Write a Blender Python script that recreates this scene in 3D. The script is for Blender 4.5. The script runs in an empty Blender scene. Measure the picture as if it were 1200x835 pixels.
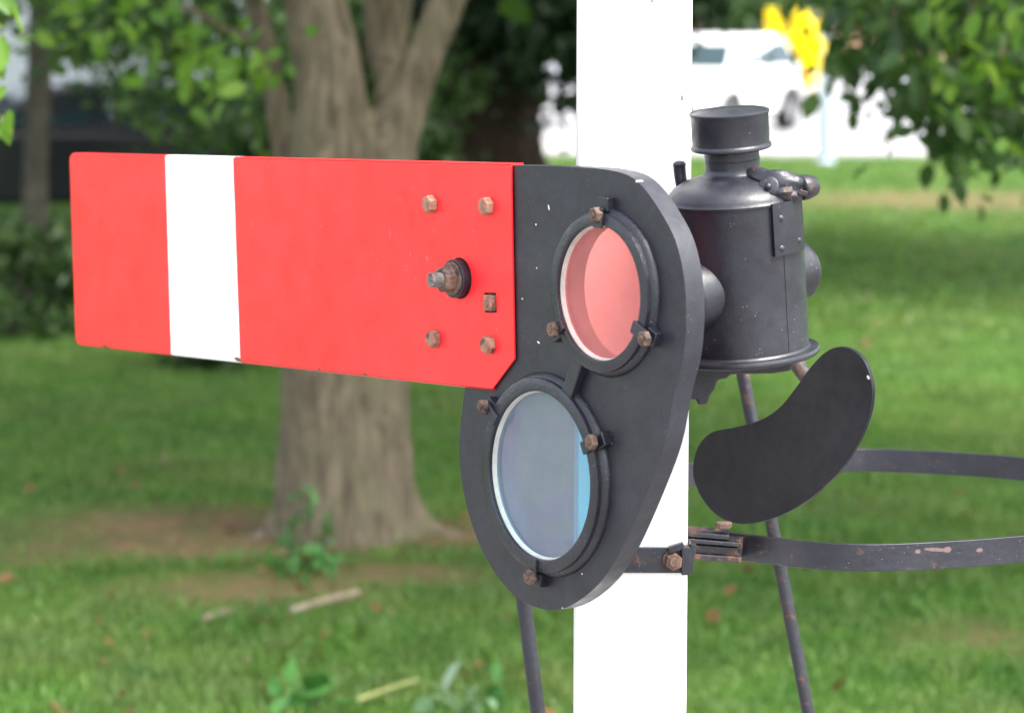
import bpy, bmesh, math, random
import numpy as np
from mathutils import Vector, Matrix, Quaternion
R = math.radians
random.seed(7); rng = np.random.default_rng(7)
S = bpy.context.scene
COL = S.collection

# ------------------------------------------------------------------ camera
F, PITCH, ROLL, CAM_Z = 3800.0, R(6.7), R(-0.15), 2.33
CAM = Vector((0, 0, CAM_Z))

def turn(x, y, z):
    x, z = x*math.cos(ROLL)+z*math.sin(ROLL), -x*math.sin(ROLL)+z*math.cos(ROLL)
    return Vector((x, y*math.cos(PITCH)+z*math.sin(PITCH), -y*math.sin(PITCH)+z*math.cos(PITCH)))
def ray(px, py): return turn((px-600)/F, 1.0, -(py-417.5)/F)
def at(px, py, Y):
    r = ray(px, py); return CAM + r*(Y/r.y)
def on_z(px, py, z):
    r = ray(px, py); return CAM + r*((z-CAM_Z)/r.z)
def ground(px, py): return on_z(px, py, 0.0)
def mm(px, Y): return px*Y/F

cam_d = bpy.data.cameras.new('camera'); cam = bpy.data.objects.new('camera', cam_d); COL.objects.link(cam)
X_, Y_, Z_ = turn(1,0,0), turn(0,0,1), -turn(0,1,0)
cam.matrix_world = Matrix(((X_.x,Y_.x,Z_.x,CAM.x),(X_.y,Y_.y,Z_.y,CAM.y),(X_.z,Y_.z,Z_.z,CAM.z),(0,0,0,1)))
cam_d.sensor_width = 36; cam_d.lens = 36*F/1200
cam_d.clip_end = 1000; cam_d.clip_start = .1
cam_d.dof.use_dof = True; cam_d.dof.focus_distance = 4.36; cam_d.dof.aperture_fstop = 5.5
S.camera = cam

# ------------------------------------------------------------------ helpers
def link(name, me, mat=None, parent=None):
    o = bpy.data.objects.new(name, me); COL.objects.link(o)
    if mat is not None:
        me.materials.clear(); me.materials.append(mat)
    if parent is not None: o.parent = parent
    return o
def obj(name, bm, mat, parent=None, smooth=False, bevel=0, seg=2):
    bmesh.ops.recalc_face_normals(bm, faces=bm.faces)
    me = bpy.data.meshes.new(name); bm.to_mesh(me); bm.free()
    for p in me.polygons: p.use_smooth = smooth or bevel > 0
    o = link(name, me, mat, parent)
    if bevel:
        m = o.modifiers.new('bevel', 'BEVEL'); m.width = bevel; m.segments = seg; m.limit_method = 'ANGLE'; m.angle_limit = R(35)
        m.harden_normals = True
    elif smooth:
        e = o.modifiers.new('split', 'EDGE_SPLIT'); e.split_angle = R(40)
    return o
def tag(o, label, cat, group=None, kind=None):
    o['label'] = label; o['category'] = cat
    if group: o['group'] = group
    if kind: o['kind'] = kind
    return o
def thing(name, label, cat, loc=(0,0,0), rotz=0, group=None, quat=None):
    o = bpy.data.objects.new(name, None); COL.objects.link(o); o.location = loc; o.empty_display_size = .05
    if quat is not None: o.rotation_mode = 'QUATERNION'; o.rotation_quaternion = quat
    else: o.rotation_euler = (0,0,rotz)
    return tag(o, label, cat, group)
def struct(o): o['kind'] = 'structure'; return o
def new(): return bmesh.new()
def box(bm, c, s, M=None):
    r = bmesh.ops.create_cube(bm, size=1)
    T = Matrix.Translation(c) @ (M.to_4x4() if M is not None else Matrix()) @ Matrix.Diagonal((*s, 1))
    bmesh.ops.transform(bm, matrix=T, verts=r['verts']); return bm
def prism(bm, poly, y0, y1):
    """poly of (x,z) swept from y0 to y1"""
    a = [bm.verts.new((x, y0, z)) for x, z in poly]; b = [bm.verts.new((x, y1, z)) for x, z in poly]
    bm.faces.new(a); bm.faces.new(b[::-1]); n = len(poly)
    for i in range(n): bm.faces.new((a[i], b[i], b[(i+1)%n], a[(i+1)%n]))
    return bm
def lathe(bm, prof, n=48, M=None, closed=False, a0=0, a1=2*math.pi):
    """prof of (r, h) turned round Z"""
    full = abs(a1-a0-2*math.pi) < 1e-6; k = n if full else n+1
    rows = []
    for r, h in prof:
        rows.append([bm.verts.new((r*math.cos(a0+(a1-a0)*i/n), r*math.sin(a0+(a1-a0)*i/n), h)) for i in range(k)])
    m = len(prof)
    for j in range(m if closed else m-1):
        p, q = rows[j], rows[(j+1)%m]
        for i in range(n):
            f = (p[i], p[(i+1)%k], q[(i+1)%k], q[i])
            try: bm.faces.new(f)
            except ValueError: pass
    if not full and closed:
        bm.faces.new([r[0] for r in rows]); bm.faces.new([r[-1] for r in rows][::-1])
    vs = [v for r in rows for v in r]
    if M is not None: bmesh.ops.transform(bm, matrix=M, verts=vs)
    bmesh.ops.remove_doubles(bm, verts=vs, dist=1e-6)
    return bm
def frame_to(p, d):
    return Matrix.Translation(p) @ Vector((0,0,1)).rotation_difference(Vector(d).normalized()).to_matrix().to_4x4()
def rod(bm, p, q, r, n=16, r2=None):
    p, q = Vector(p), Vector(q); r2 = r if r2 is None else r2
    return lathe(bm, [(1e-5,0),(r,0),(r2,(q-p).length),(1e-5,(q-p).length)], n, frame_to(p, q-p))
def hexa(bm, p, d, r, h, sides=6, rot=0):
    p = Vector(p); M = frame_to(p, d) @ Matrix.Rotation(rot, 4, 'Z')
    return lathe(bm, [(1e-5,0),(r,0),(r,h*.78),(r*.86,h),(1e-5,h)], sides, M)
def tube(bm, pts, rad, n=14, seed=0, wob=0.0):
    pts = [Vector(p) for p in pts]; rows = []; rr = random.Random(seed)
    ph = [rr.uniform(0, 6.28) for _ in range(4)]
    nrm = None
    for i, p in enumerate(pts):
        t = (pts[min(i+1, len(pts)-1)]-pts[max(i-1, 0)]).normalized()
        if nrm is None: nrm = t.orthogonal().normalized()
        nrm = (nrm - t*nrm.dot(t)).normalized(); b = t.cross(nrm)
        row = []
        for k in range(n):
            a = 2*math.pi*k/n
            w = 1 + wob*(math.sin(3*a+ph[0])+.6*math.sin(5*a+ph[1]+i*.4)+.4*math.sin(2*a+ph[2]+i*.7))
            row.append(bm.verts.new(p + (nrm*math.cos(a)+b*math.sin(a))*rad[i]*w))
        rows.append(row)
    for p, q in zip(rows, rows[1:]):
        for k in range(n): bm.faces.new((p[k], p[(k+1)%n], q[(k+1)%n], q[k]))
    bm.faces.new(rows[0][::-1]); bm.faces.new(rows[-1])
    return bm
def smooth_path(pts, n=8, closed=False):
    pts = [Vector(p) for p in pts]; out = []; N = len(pts)
    rng_ = range(N if closed else N-1)
    for i in rng_:
        g = (lambda k: pts[k % N]) if closed else (lambda k: pts[min(max(k,0),N-1)])
        p0,p1,p2,p3 = g(i-1),g(i),g(i+1),g(i+2)
        for k in range(n):
            t = k/n
            out.append(.5*((2*p1)+(p2-p0)*t+(2*p0-5*p1+4*p2-p3)*t*t+(3*p1-p0-3*p2+p3)*t**3))
    if not closed: out.append(pts[-1])
    return out

# ------------------------------------------------------------------ materials
class NT:
    def __init__(s, name):
        s.m = bpy.data.materials.new(name); s.m.use_nodes = True; s.t = s.m.node_tree; s.t.nodes.clear()
        s.out = s.t.nodes.new('ShaderNodeOutputMaterial')
        s.tc = s.n('ShaderNodeTexCoord')
    def n(s, typ, **kw):
        d = s.t.nodes.new(typ)
        for k, v in kw.items(): setattr(d, k, v)
        return d
    def l(s, a, b): s.t.links.new(a, b)
    def val(s, sock, v):
        if isinstance(v, bpy.types.NodeSocket): s.l(v, sock)
        elif isinstance(v, (tuple, list)) and len(v) == 3 and sock.type == 'RGBA': sock.default_value = (*v, 1)
        else: sock.default_value = v
    def noise(s, scale, detail=4, rough=.55, vec=None, dist=0):
        d = s.n('ShaderNodeTexNoise'); d.inputs['Scale'].default_value = scale; d.inputs['Detail'].default_value = detail
        d.inputs['Roughness'].default_value = rough; d.inputs['Distortion'].default_value = dist
        s.l(vec or s.tc.outputs['Object'], d.inputs['Vector']); return d.outputs['Fac']
    def voro(s, scale, vec=None, rand=1):
        d = s.n('ShaderNodeTexVoronoi'); d.inputs['Scale'].default_value = scale
        s.l(vec or s.tc.outputs['Object'], d.inputs['Vector']); return d.outputs['Distance']
    def ramp(s, f, a, b, va=0., vb=1.):
        d = s.n('ShaderNodeMapRange', clamp=True); s.val(d.inputs[0], f)
        d.inputs[1].default_value = a; d.inputs[2].default_value = b; d.inputs[3].default_value = va; d.inputs[4].default_value = vb
        return d.outputs[0]
    def mix(s, f, a, b):
        d = s.n('ShaderNodeMix', data_type='RGBA'); s.val(d.inputs[0], f); s.val(d.inputs[6], a); s.val(d.inputs[7], b); return d.outputs[2]
    def math(s, op, a, b=0.):
        d = s.n('ShaderNodeMath', operation=op); s.val(d.inputs[0], a); s.val(d.inputs[1], b); return d.outputs[0]
    def bump(s, h, strength=.3, dist=.002, nrm=None):
        d = s.n('ShaderNodeBump'); d.inputs['Strength'].default_value = strength; d.inputs['Distance'].default_value = dist
        s.l(h, d.inputs['Height'])
        if nrm is not None: s.l(nrm, d.inputs['Normal'])
        return d.outputs['Normal']
    def mapped(s, loc=(0,0,0), scale=(1,1,1), rot=(0,0,0), kind='POINT'):
        d = s.n('ShaderNodeMapping', vector_type=kind); d.inputs['Location'].default_value = loc
        d.inputs['Scale'].default_value = scale; d.inputs['Rotation'].default_value = rot
        s.l(s.tc.outputs['Object'], d.inputs['Vector']); return d.outputs[0]
    def pbsdf(s, base, rough=.5, metal=0, nrm=None, spec=.5, coat=0):
        d = s.n('ShaderNodeBsdfPrincipled'); s.val(d.inputs['Base Color'], base); s.val(d.inputs['Roughness'], rough)
        s.val(d.inputs['Metallic'], metal); d.inputs['Specular IOR Level'].default_value = spec
        d.inputs['Coat Weight'].default_value = coat; d.inputs['Coat Roughness'].default_value = .15
        if nrm is not None: s.l(nrm, d.inputs['Normal'])
        s.l(d.outputs[0], s.out.inputs[0]); return d
    def spots(s, pts, fac=None):
        """mask of small elliptical flakes: (loc, radii, rot about y)"""
        acc = None
        for loc, rad, ry in pts:
            v = s.mapped(loc, rad, (0, ry, 0), 'TEXTURE')
            ln = s.n('ShaderNodeVectorMath', operation='LENGTH'); s.l(v, ln.inputs[0])
            wob = s.math('ADD', ln.outputs['Value'], s.ramp(s.noise(220), 0, 1, -.45, .45))
            k = s.math('LESS_THAN', wob, 1.0)
            acc = k if acc is None else s.math('MAXIMUM', acc, k)
        return acc
def simple(name, c, rough=.5, metal=0, var=.25, scale=30, spec=.5, bump=.15, coat=0):
    t = NT(name); f = t.ramp(t.noise(scale), .3, .7)
    a = tuple(x*(1-var) for x in c); b = tuple(min(1, x*(1+var)) for x in c)
    t.pbsdf(t.mix(f, a, b), rough, metal, t.bump(t.noise(scale*4), bump) if bump else None, spec, coat); return t.m

def black_paint(name, chips=(), chipc=(.72,.66,.58), rust=.0, dust=.5, rough=.42, lump=.25, lump_scale=90, tone=1., spec=.5):
    t = NT(name)
    base = t.mix(t.ramp(t.noise(14, 5), .35, .7), (.0075*tone,.008*tone,.0125*tone), (.0145*tone,.0155*tone,.024*tone))
    # grey dust and bird-seed fine flecks
    fl = t.math('LESS_THAN', t.voro(170), .085)
    sel = t.math('GREATER_THAN', t.noise(23, 2), .56)
    flk = t.math('MULTIPLY', fl, sel)
    base = t.mix(t.math('MULTIPLY', flk, dust), base, (.30,.29,.29))
    sm = t.ramp(t.noise(9, 8, .7), .5, .85, 0, .38*dust)
    base = t.mix(sm, base, (.068,.069,.078))
    if rust > 0:
        rm = t.ramp(t.noise(38, 8, .7, dist=.4), .62-.28*rust, .74-.2*rust)
        rc = t.mix(t.ramp(t.noise(160, 5), .35, .65), (.045,.020,.012), (.15,.068,.034))
        base = t.mix(rm, base, rc); rgh = t.mix(rm, (rough,)*3, (.85,)*3)
    else:
        rgh = t.ramp(t.noise(50, 6), .3, .7, rough-.08, rough+.14)
    if chips: base = t.mix(t.spots(chips), base, chipc)
    n1 = t.bump(t.noise(lump_scale, 5), lump, .004); n2 = t.bump(t.noise(600, 3), .12, .001, n1)
    t.pbsdf(base, rgh, 0, n2, spec); return t.m
def rust_metal(name, a=(.11,.05,.03), b=(.27,.145,.085), dark=(.025,.018,.018), k=.5):
    t = NT(name)
    c = t.mix(t.ramp(t.noise(90, 6), .35, .68), a, b)
    c = t.mix(t.ramp(t.noise(45, 5, dist=.5), .5-.2*(k-.5), .62), c, dark)
    t.pbsdf(c, t.ramp(t.noise(120), .3, .7, .6, .9), .1, t.bump(t.noise(260, 6), .5, .003), .3); return t.m

GREEN = {}
def leaf_mat(name, a, b, c, trans=.4):
    t = NT(name)
    g = t.n('ShaderNodeNewGeometry')
    cr = t.n('ShaderNodeValToRGB'); t.l(g.outputs['Random Per Island'], cr.inputs[0])
    e = cr.color_ramp.elements; e[0].position = .0; e[0].color = (*a,1); e[1].position = 1; e[1].color = (*c,1)
    x = e.new(.55); x.color = (*b,1)
    d = t.n('ShaderNodeBsdfPrincipled'); t.l(cr.outputs[0], d.inputs['Base Color']); d.inputs['Roughness'].default_value = .5
    d.inputs['Specular IOR Level'].default_value = .35
    tr = t.n('ShaderNodeBsdfTranslucent'); hs = t.n('ShaderNodeHueSaturation'); hs.inputs['Value'].default_value = 1.5; hs.inputs['Hue'].default_value = .485
    t.l(cr.outputs[0], hs.inputs['Color']); t.l(hs.outputs[0], tr.inputs['Color'])
    m = t.n('ShaderNodeMixShader'); m.inputs[0].default_value = trans
    t.l(d.outputs[0], m.inputs[1]); t.l(tr.outputs[0], m.inputs[2]); t.l(m.outputs[0], t.out.inputs[0]); return t.m
M_leaf   = leaf_mat('leaf_green', (.020,.052,.012), (.038,.088,.016), (.068,.128,.024), .35)
M_leaf_shade = leaf_mat('leaf_shade_tint', (.016,.042,.010), (.034,.078,.015), (.062,.118,.022), .35)  # leaf green darkened so low foliage carries shade in its colour
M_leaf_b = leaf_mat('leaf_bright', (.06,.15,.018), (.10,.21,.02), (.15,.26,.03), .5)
M_leaf_d = leaf_mat('leaf_conifer', (.012,.030,.012), (.018,.042,.014), (.03,.06,.02), .15)
M_leaf_y = leaf_mat('leaf_yellow', (.80,.68,.008), (.86,.76,.01), (.88,.80,.02), .3)
M_leaf_h = leaf_mat('leaf_hedge', (.02,.05,.015), (.04,.085,.02), (.07,.12,.03), .25)
M_dead   = leaf_mat('dead_leaf', (.10,.04,.018), (.155,.07,.03), (.22,.13,.06), .15)
def grass_mat():
    m = leaf_mat('grass_blade', (.044,.128,.016), (.092,.22,.030), (.16,.265,.058), .4); t = m.node_tree
    cr = next(n for n in t.nodes if n.type == 'VALTORGB'); tc = next(n for n in t.nodes if n.type == 'TEX_COORD')
    def noise(sc):
        n = t.nodes.new('ShaderNodeTexNoise'); n.inputs['Scale'].default_value = sc; n.inputs['Detail'].default_value = 5; t.links.new(tc.outputs['Object'], n.inputs['Vector'])
        r = t.nodes.new('ShaderNodeMapRange'); r.inputs[1].default_value = .45; r.inputs[2].default_value = .66; r.inputs[4].default_value = .6; t.links.new(n.outputs['Fac'], r.inputs[0]); return r.outputs[0]
    prev = cr.outputs[0]
    for sc, col in ((.9, (.17,.20,.06,1)), (2.6, (.035,.105,.022,1)), (4.5, (.15,.21,.07,1))):
        mx = t.nodes.new('ShaderNodeMix'); mx.data_type = 'RGBA'; t.links.new(noise(sc), mx.inputs[0]); t.links.new(prev, mx.inputs[6]); mx.inputs[7].default_value = col; prev = mx.outputs[2]
    for l in list(cr.outputs[0].links):
        if l.to_node.type != 'MIX': to = l.to_socket; t.links.remove(l); t.links.new(prev, to)
    return m
M_grass = grass_mat()

def bark(name, a, b, c, sc=6):
    t = NT(name)
    v = t.mapped(scale=(1,1,.16))
    f = t.noise(sc*5, 8, .65, v, .3)
    col = t.mix(t.ramp(f, .36, .62), a, b)
    col = t.mix(t.ramp(t.noise(sc*.8, 5, .6), .5, .72), col, c)
    lich = t.ramp(t.noise(sc*2.2, 6, .7), .62, .70, 0, .6)
    col = t.mix(lich, col, tuple(min(1,x*1.5) for x in b))
    t.pbsdf(col, .9, 0, t.bump(t.noise(sc*9, 8, .7, v, .4), .9, .03), .2); return t.m
M_bark  = bark('bark_grey', (.088,.068,.045), (.225,.183,.125), (.165,.148,.088))
M_bark2 = bark('bark_red', (.026,.016,.012), (.062,.040,.031), (.042,.028,.024), 4)
M_bark3 = bark('bark_slim', (.05,.045,.035), (.10,.09,.07), (.07,.07,.05))

# ------------------------------------------------------------------ ground
TREE_Y = 13.0
tree_base = ground(408, 640)
DIRT = [(ground(250,640), .95, .40, 1.0), (ground(525,625), .55, .42, 1.0), (ground(330,625), .6, .35, 1.), (ground(60,655), .8, .22, .6),
        (ground(300,690), .55, .45, .9), (ground(235,615), .85, .6, 1.), (ground(440,672), .6, .3, .85), (ground(130,640), .7, .3, .7), (ground(1120,235), 2.6, 1.8, .8), (ground(1165,745), .35, .4, .6), (ground(1010,590), .5, .3, .35)]
def dirt_at(x, y):
    d = np.zeros_like(x)
    for p, rx, ry, k in DIRT: d = np.maximum(d, k*np.exp(-((x-p.x)/rx)**2-((y-p.y)/ry)**2))
    return d
def ground_mat():
    t = NT('lawn'); P = t.tc.outputs['Object']
    g = t.mix(t.ramp(t.noise(1.1, 6, .6), .35, .68), (.025,.066,.010), (.055,.12,.018))
    g = t.mix(t.ramp(t.noise(.33, 4), .45, .7), g, (.075,.125,.02))
    g = t.mix(t.ramp(t.noise(26, 5, .7), .45, .7, 0, .7), g, (.02,.05,.006))
    acc = None
    for p, rx, ry, k in DIRT:
        v = t.mapped((p.x,p.y,0), (rx,ry,1e3), (0,0,0), 'TEXTURE')
        ln = t.n('ShaderNodeVectorMath', operation='LENGTH'); t.l(v, ln.inputs[0])
        m = t.ramp(ln.outputs['Value'], .35, 1.35, k, 0)
        acc = m if acc is None else t.math('MAXIMUM', acc, m)
    d = t.math('MULTIPLY', acc, t.ramp(t.noise(5.5, 7, .65), .28, .6, .25, 1))
    soil = t.mix(t.ramp(t.noise(14, 7, .7), .35, .65), (.085,.05,.028), (.21,.135,.075))
    t.pbsdf(t.mix(d, g, soil), .95, 0, t.bump(t.noise(40, 6), .7, .02), .1); return t.m
bm = new()
bmesh.ops.create_grid(bm, x_segments=90, y_segments=90, size=.5)
for v in bm.verts:
    v.co.x *= 500; v.co.y = v.co.y*500 + 200
o = struct(obj('lawn', bm, ground_mat()))

LAWN_END = 42.0
M_conc = simple('pale_concrete', (.36,.35,.35), .85, 0, .12, 1.2, .2)
M_asph = simple('worn_road', (.25,.25,.255), .9, 0, .12, .8, .2)
M_kerb = simple('kerb_stone', (.42,.41,.39), .85, 0, .15, 3, .2)
bm = new(); box(bm, (0, LAWN_END+1.1, .02), (300, 2.2, .08)); struct(obj('pavement', bm, M_conc, bevel=.01))
bm = new(); box(bm, (0, LAWN_END+2.3, .03), (300, .18, .12)); struct(obj('kerb', bm, M_kerb, bevel=.015))
bm = new()
bmesh.ops.create_grid(bm, x_segments=4, y_segments=4, size=.5)
for v in bm.verts: v.co.x *= 300; v.co.y = v.co.y*36.6 + LAWN_END+2.39+18.3; v.co.z = .004
struct(obj('road', bm, M_asph))
bm = new()
for k in range(40): box(bm, (-60+k*4.0, 56.2, .008), (2.0, .11, .002))
M_line = simple('road_paint', (.75,.75,.73), .7, 0, .1, 5, .3)
struct(obj('road_markings', bm, M_line))
bm = new(); box(bm, (0, 81.2, .03), (300, .2, .12)); struct(obj('kerb', bm, M_kerb, bevel=.015))

M_bounce = simple('bounce_grey', (.22,.21,.205), .95, 0, .3, 18, .1, .5)
bm = new()
bmesh.ops.create_grid(bm, x_segments=4, y_segments=4, size=.5)
for v in bm.verts: v.co.x *= 120; v.co.y = v.co.y*20.6 - 1.9; v.co.z = .004
struct(obj('added_bounce_path', bm, M_bounce))  # added below the view; its grey bounce tempers the lawn's green light
# grass blades
def mesh_np(name, V, Fc, mat, parent=None):
    me = bpy.data.meshes.new(name); k = Fc.shape[1]
    me.vertices.add(len(V)); me.vertices.foreach_set('co', V.astype(np.float32).ravel())
    me.loops.add(Fc.size); me.loops.foreach_set('vertex_index', Fc.astype(np.int32).ravel())
    me.polygons.add(len(Fc)); me.polygons.foreach_set('loop_start', np.arange(0, Fc.size, k, dtype=np.int32))
    me.update(calc_edges=True); me.validate()
    return link(name, me, mat, parent)
def blades(n, y0, y1, h, w):
    u = rng.random(n); Y = y0*(y1/y0)**u
    X = (rng.random(n)*2-1)*(.163*Y+.9)
    d = dirt_at(X, Y); keep = rng.random(n) > d*1.5
    clump = np.sin(X*3.1+np.sin(Y*2.3)*1.4)*np.sin(Y*2.7+X*1.3)+.5*np.sin(X*8.3+2)*np.sin(Y*7.1)
    keep &= rng.random(n) < .72+.35*clump
    keep &= (np.hypot(X-tree_base.x, Y-tree_base.y-.2) > .33)
    X, Y, clump = X[keep], Y[keep], clump[keep]; n = len(X)
    a = rng.random(n)*6.283; ln = h*(.5+rng.random(n)*.9)*(1+.3*clump); lean = .15+rng.random(n)*.75; la = rng.random(n)*6.283
    ww = w*(.6+.8*rng.random(n))
    b = np.stack([X, Y, np.full(n, -.003)], 1); s = np.stack([np.cos(a), np.sin(a), 0*a], 1)*ww[:,None]/2
    tipv = np.stack([np.cos(la)*lean, np.sin(la)*lean, np.sqrt(np.maximum(.05,1-lean**2*.8))], 1)*ln[:,None]
    mid = b + tipv*.55 + np.array([0,0,.12])*ln[:,None]
    V = np.stack([b-s, b+s, mid+s*.8, b+tipv, mid-s*.8], 1).reshape(-1,3)
    Fc = np.arange(n*5).reshape(-1,5); return V, Fc
V1, F1 = blades(150000, 9.5, 22, .05, .0085); V2, F2 = blades(70000, 21, LAWN_END-.3, .06, .022)
o = mesh_np('grass', np.concatenate([V1,V2]), np.concatenate([F1, F2+len(V1)]), M_grass)
tag(o, 'short green lawn grass with worn bare patches', 'grass', kind='stuff')

# ------------------------------------------------------------------ foliage builders
LT = np.array([[0,0,0],[.26,.28,.05],[.24,.66,.04],[0,1,-.06],[-.24,.66,.04],[-.26,.28,.05]])
def leaves(name, P, size, mat, parent=None, up=.5, droop=0.):
    n = len(P); d = rng.normal(size=(n,3)); d[:,2] -= droop; d /= np.linalg.norm(d,axis=1)[:,None]
    nn = rng.normal(size=(n,3)); nn[:,2] += up*2; x = np.cross(d, nn); x /= np.linalg.norm(x,axis=1)[:,None]+1e-9; z = np.cross(x, d)
    s = size*(.6+.8*rng.random(n))
    V = P[:,None,:] + s[:,None,None]*(LT[None,:,0,None]*x[:,None,:]+LT[None,:,1,None]*d[:,None,:]+LT[None,:,2,None]*z[:,None,:])
    V = V.reshape(-1,3); i = np.arange(n)[:,None]*6
    Fc = np.concatenate([i+np.array([0,1,2,3]), i+np.array([0,3,4,5])], 0)
    return mesh_np(name, V, Fc, mat, parent)
def clumps(nc, per, lo, hi, spread, shape='ell'):
    lo, hi = np.array(lo), np.array(hi); c = (lo+hi)/2; h = (hi-lo)/2
    if shape == 'ell':
        q = rng.normal(size=(nc,3)); q /= np.linalg.norm(q,axis=1)[:,None]; q *= (rng.random(nc)**.4)[:,None]
    else: q = rng.random((nc,3))*2-1
    C = c+q*h
    P = C[rng.integers(0,nc,nc*per)] + rng.normal(size=(nc*per,3))*np.array(spread)
    return P
def px_clumps(areas):
    """foliage that hangs at real depths: (px,py,Y,spread_m,count)"""
    P = []
    for px, py, Y, s, n in areas:
        c = np.array(at(px, py, Y)); P.append(c+rng.normal(size=(n,3))*np.array([s, s*1.3, s*.8]))
    return np.concatenate(P)

def trunk_obj(name, parts, mat, parent, voxel=.02, disp=.03):
    bm = new()
    for i, (pts, rad, wob) in enumerate(parts): tube(bm, smooth_path(pts, 6), np.interp(np.linspace(0,len(rad)-1,(len(pts)-1)*6+1), range(len(rad)), rad), 18, i, wob)
    o = obj(name, bm, mat, parent, smooth=False)
    m = o.modifiers.new('remesh','REMESH'); m.mode = 'VOXEL'; m.voxel_size = voxel; m.use_smooth_shade = True
    m = o.modifiers.new('sm','SMOOTH'); m.factor = .5; m.iterations = 6
    tx = bpy.data.textures.new(name, 'CLOUDS'); tx.noise_scale = .12; tx.noise_depth = 3
    m = o.modifiers.new('disp','DISPLACE'); m.texture = tx; m.strength = disp; m.mid_level = .5; m.texture_coords = 'LOCAL'
    return o

# --- front tree -------------------------------------------------------
T = Vector((tree_base.x, tree_base.y+.27, 0))
def tw(px, py, dy=0.): return at(px, py, T.y+dy) - T
ft = thing('broadleaf_tree', 'grey barked tree forking low into several limbs, behind the red arm', 'tree', T)
q = lambda px: px*T.y/F
parts = [
 ([(0,0,-.15), tw(405,600), tw(404,520), tw(404,440), tw(404,330), tw(403,240), tw(401,195)], [q(92),q(86),q(80),q(76),q(73),q(66),q(40)], .02),
 ([tw(396,290), tw(391,180), tw(386,90), tw(370,0), tw(350,-200), tw(320,-500), tw(300,-900), tw(310,-1400)], [q(56),q(50),q(42),q(38),q(36),q(32),q(24),q(12)], .03),
 ([tw(428,270), tw(460,165), tw(482,105), tw(503,50), tw(528,-8), tw(600,-250), tw(680,-550), tw(760,-1000)], [q(52),q(33),q(25),q(22),q(22),q(21),q(18),q(9)], .03),
 ([tw(365,300,.22), tw(336,190,.34), tw(318,80,.38), tw(297,0,.42), tw(275,-80,.3), tw(200,-300,.5), tw(60,-700,.9)], [q(34),q(17),q(14),q(14),q(14),q(13),q(8)], .03),
 ([tw(420,300,.35), tw(446,160,.60), tw(451,90,.78), tw(453,20,.95), tw(470,-300,.9), tw(480,-700,1.3), tw(470,-1200,1.8)], [q(30),q(12),q(15),q(31),q(34),q(24),q(10)], .03),
 # roots
 ([tw(365,560), tw(338,604), tw(305,632,-.05), tw(240,647,-.12), tw(180,651,-.1)], [q(24),q(22),q(13),q(8),q(4)], .05),
 ([tw(450,550), tw(476,596), tw(505,622), tw(545,632,.0), tw(590,640,.1)], [q(24),q(21),q(13),q(8),q(4)], .05),
 ([tw(385,540), tw(378,620,-.14), tw(374,665,-.3)], [q(28),q(22),q(8)], .04),
 ([tw(440,540), tw(452,620,-.12), tw(466,668,-.28)], [q(30),q(24),q(9)], .04),
 ([tw(410,540), tw(414,620,-.15), tw(417,672,-.3)], [q(26),q(20),q(8)], .04),
]
trunk_obj('trunk', parts, M_bark, ft, .02, .022)
bm = new(); tube(bm, smooth_path([tw(318,60,.25), tw(280,42,.25), tw(240,22,.2), tw(190,-10,.1)],6), np.linspace(q(7),q(3),19), 8, 3, .02)
obj('twig', bm, M_bark, ft, smooth=True)
Tn = np.array(T)
PA = [clumps(180, 60, (-6.8,-6.0,3.0), (5.2,10.0,9.5), (.6,.6,.4))]
leaves('crown', np.concatenate(PA), .22, M_leaf, ft, .6)
A = []
for k in range(56):
    px = random.uniform(90, 325); py = random.uniform(-40, 60+ 105*math.exp(-((px-235)/85)**2))
    A.append((px, py, T.y+random.uniform(.2, 4.0), .15, 32))
leaves('low_foliage', px_clumps(A)-Tn, .085, M_leaf_shade, ft, .4, .5)
A = [(random.uniform(90,300), random.uniform(-10,90), T.y-random.uniform(.3,1.2), .09, 10) for _ in range(13)]

leaves('sun_tinted_leaves', px_clumps(A)-Tn, .085, M_leaf_b, ft, .6, .5)  # brighter leaf colour stands in for sun on these leaves

# --- big dark conifer ------------------------------------------------------
K = Vector((at(566,190,27).x, 27.0, 0))
kt = thing('yew_tree', 'massive dark evergreen with reddish trunk, right behind the forked grey tree', 'tree', K)
kw = lambda px, py, dy=0.: at(px, py, 27+dy)-K
k_ = lambda px: px*27/F
trunk_obj('trunk', [([(0,0,-.2), kw(562,250), kw(563,180), kw(566,110), kw(570,40), kw(575,-80), kw(580,-400), kw(580,-1200)], [k_(125),k_(88),k_(76),k_(66),k_(60),k_(56),k_(44),k_(10)], .07),
   ([kw(530,280), kw(500,240), kw(470,300,-.2)], [k_(50),k_(40),k_(20)], .05),
   ([kw(600,230), kw(640,262), kw(680,312)], [k_(50),k_(36),k_(12)], .05)], M_bark2, kt, .05, .1)
A = []
for k in range(120):
    px = random.uniform(500, 790); lim = 82+ (15 if 600<px<680 else 0) - (60 if px>730 else 0)
    A.append((px, random.uniform(-60, lim-20 if px < 600 else lim+random.uniform(-40,15)), 27+random.uniform(-1.5,2.5), .25, 60))
leaves('low_foliage', px_clumps(A)-np.array(K), .14, M_leaf_d, kt, .3, .3)
leaves('crown', clumps(170, 70, (-6,-5,2.6), (6,6,13), (.7,.7,.5)), .35, M_leaf_d, kt, .5)

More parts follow.
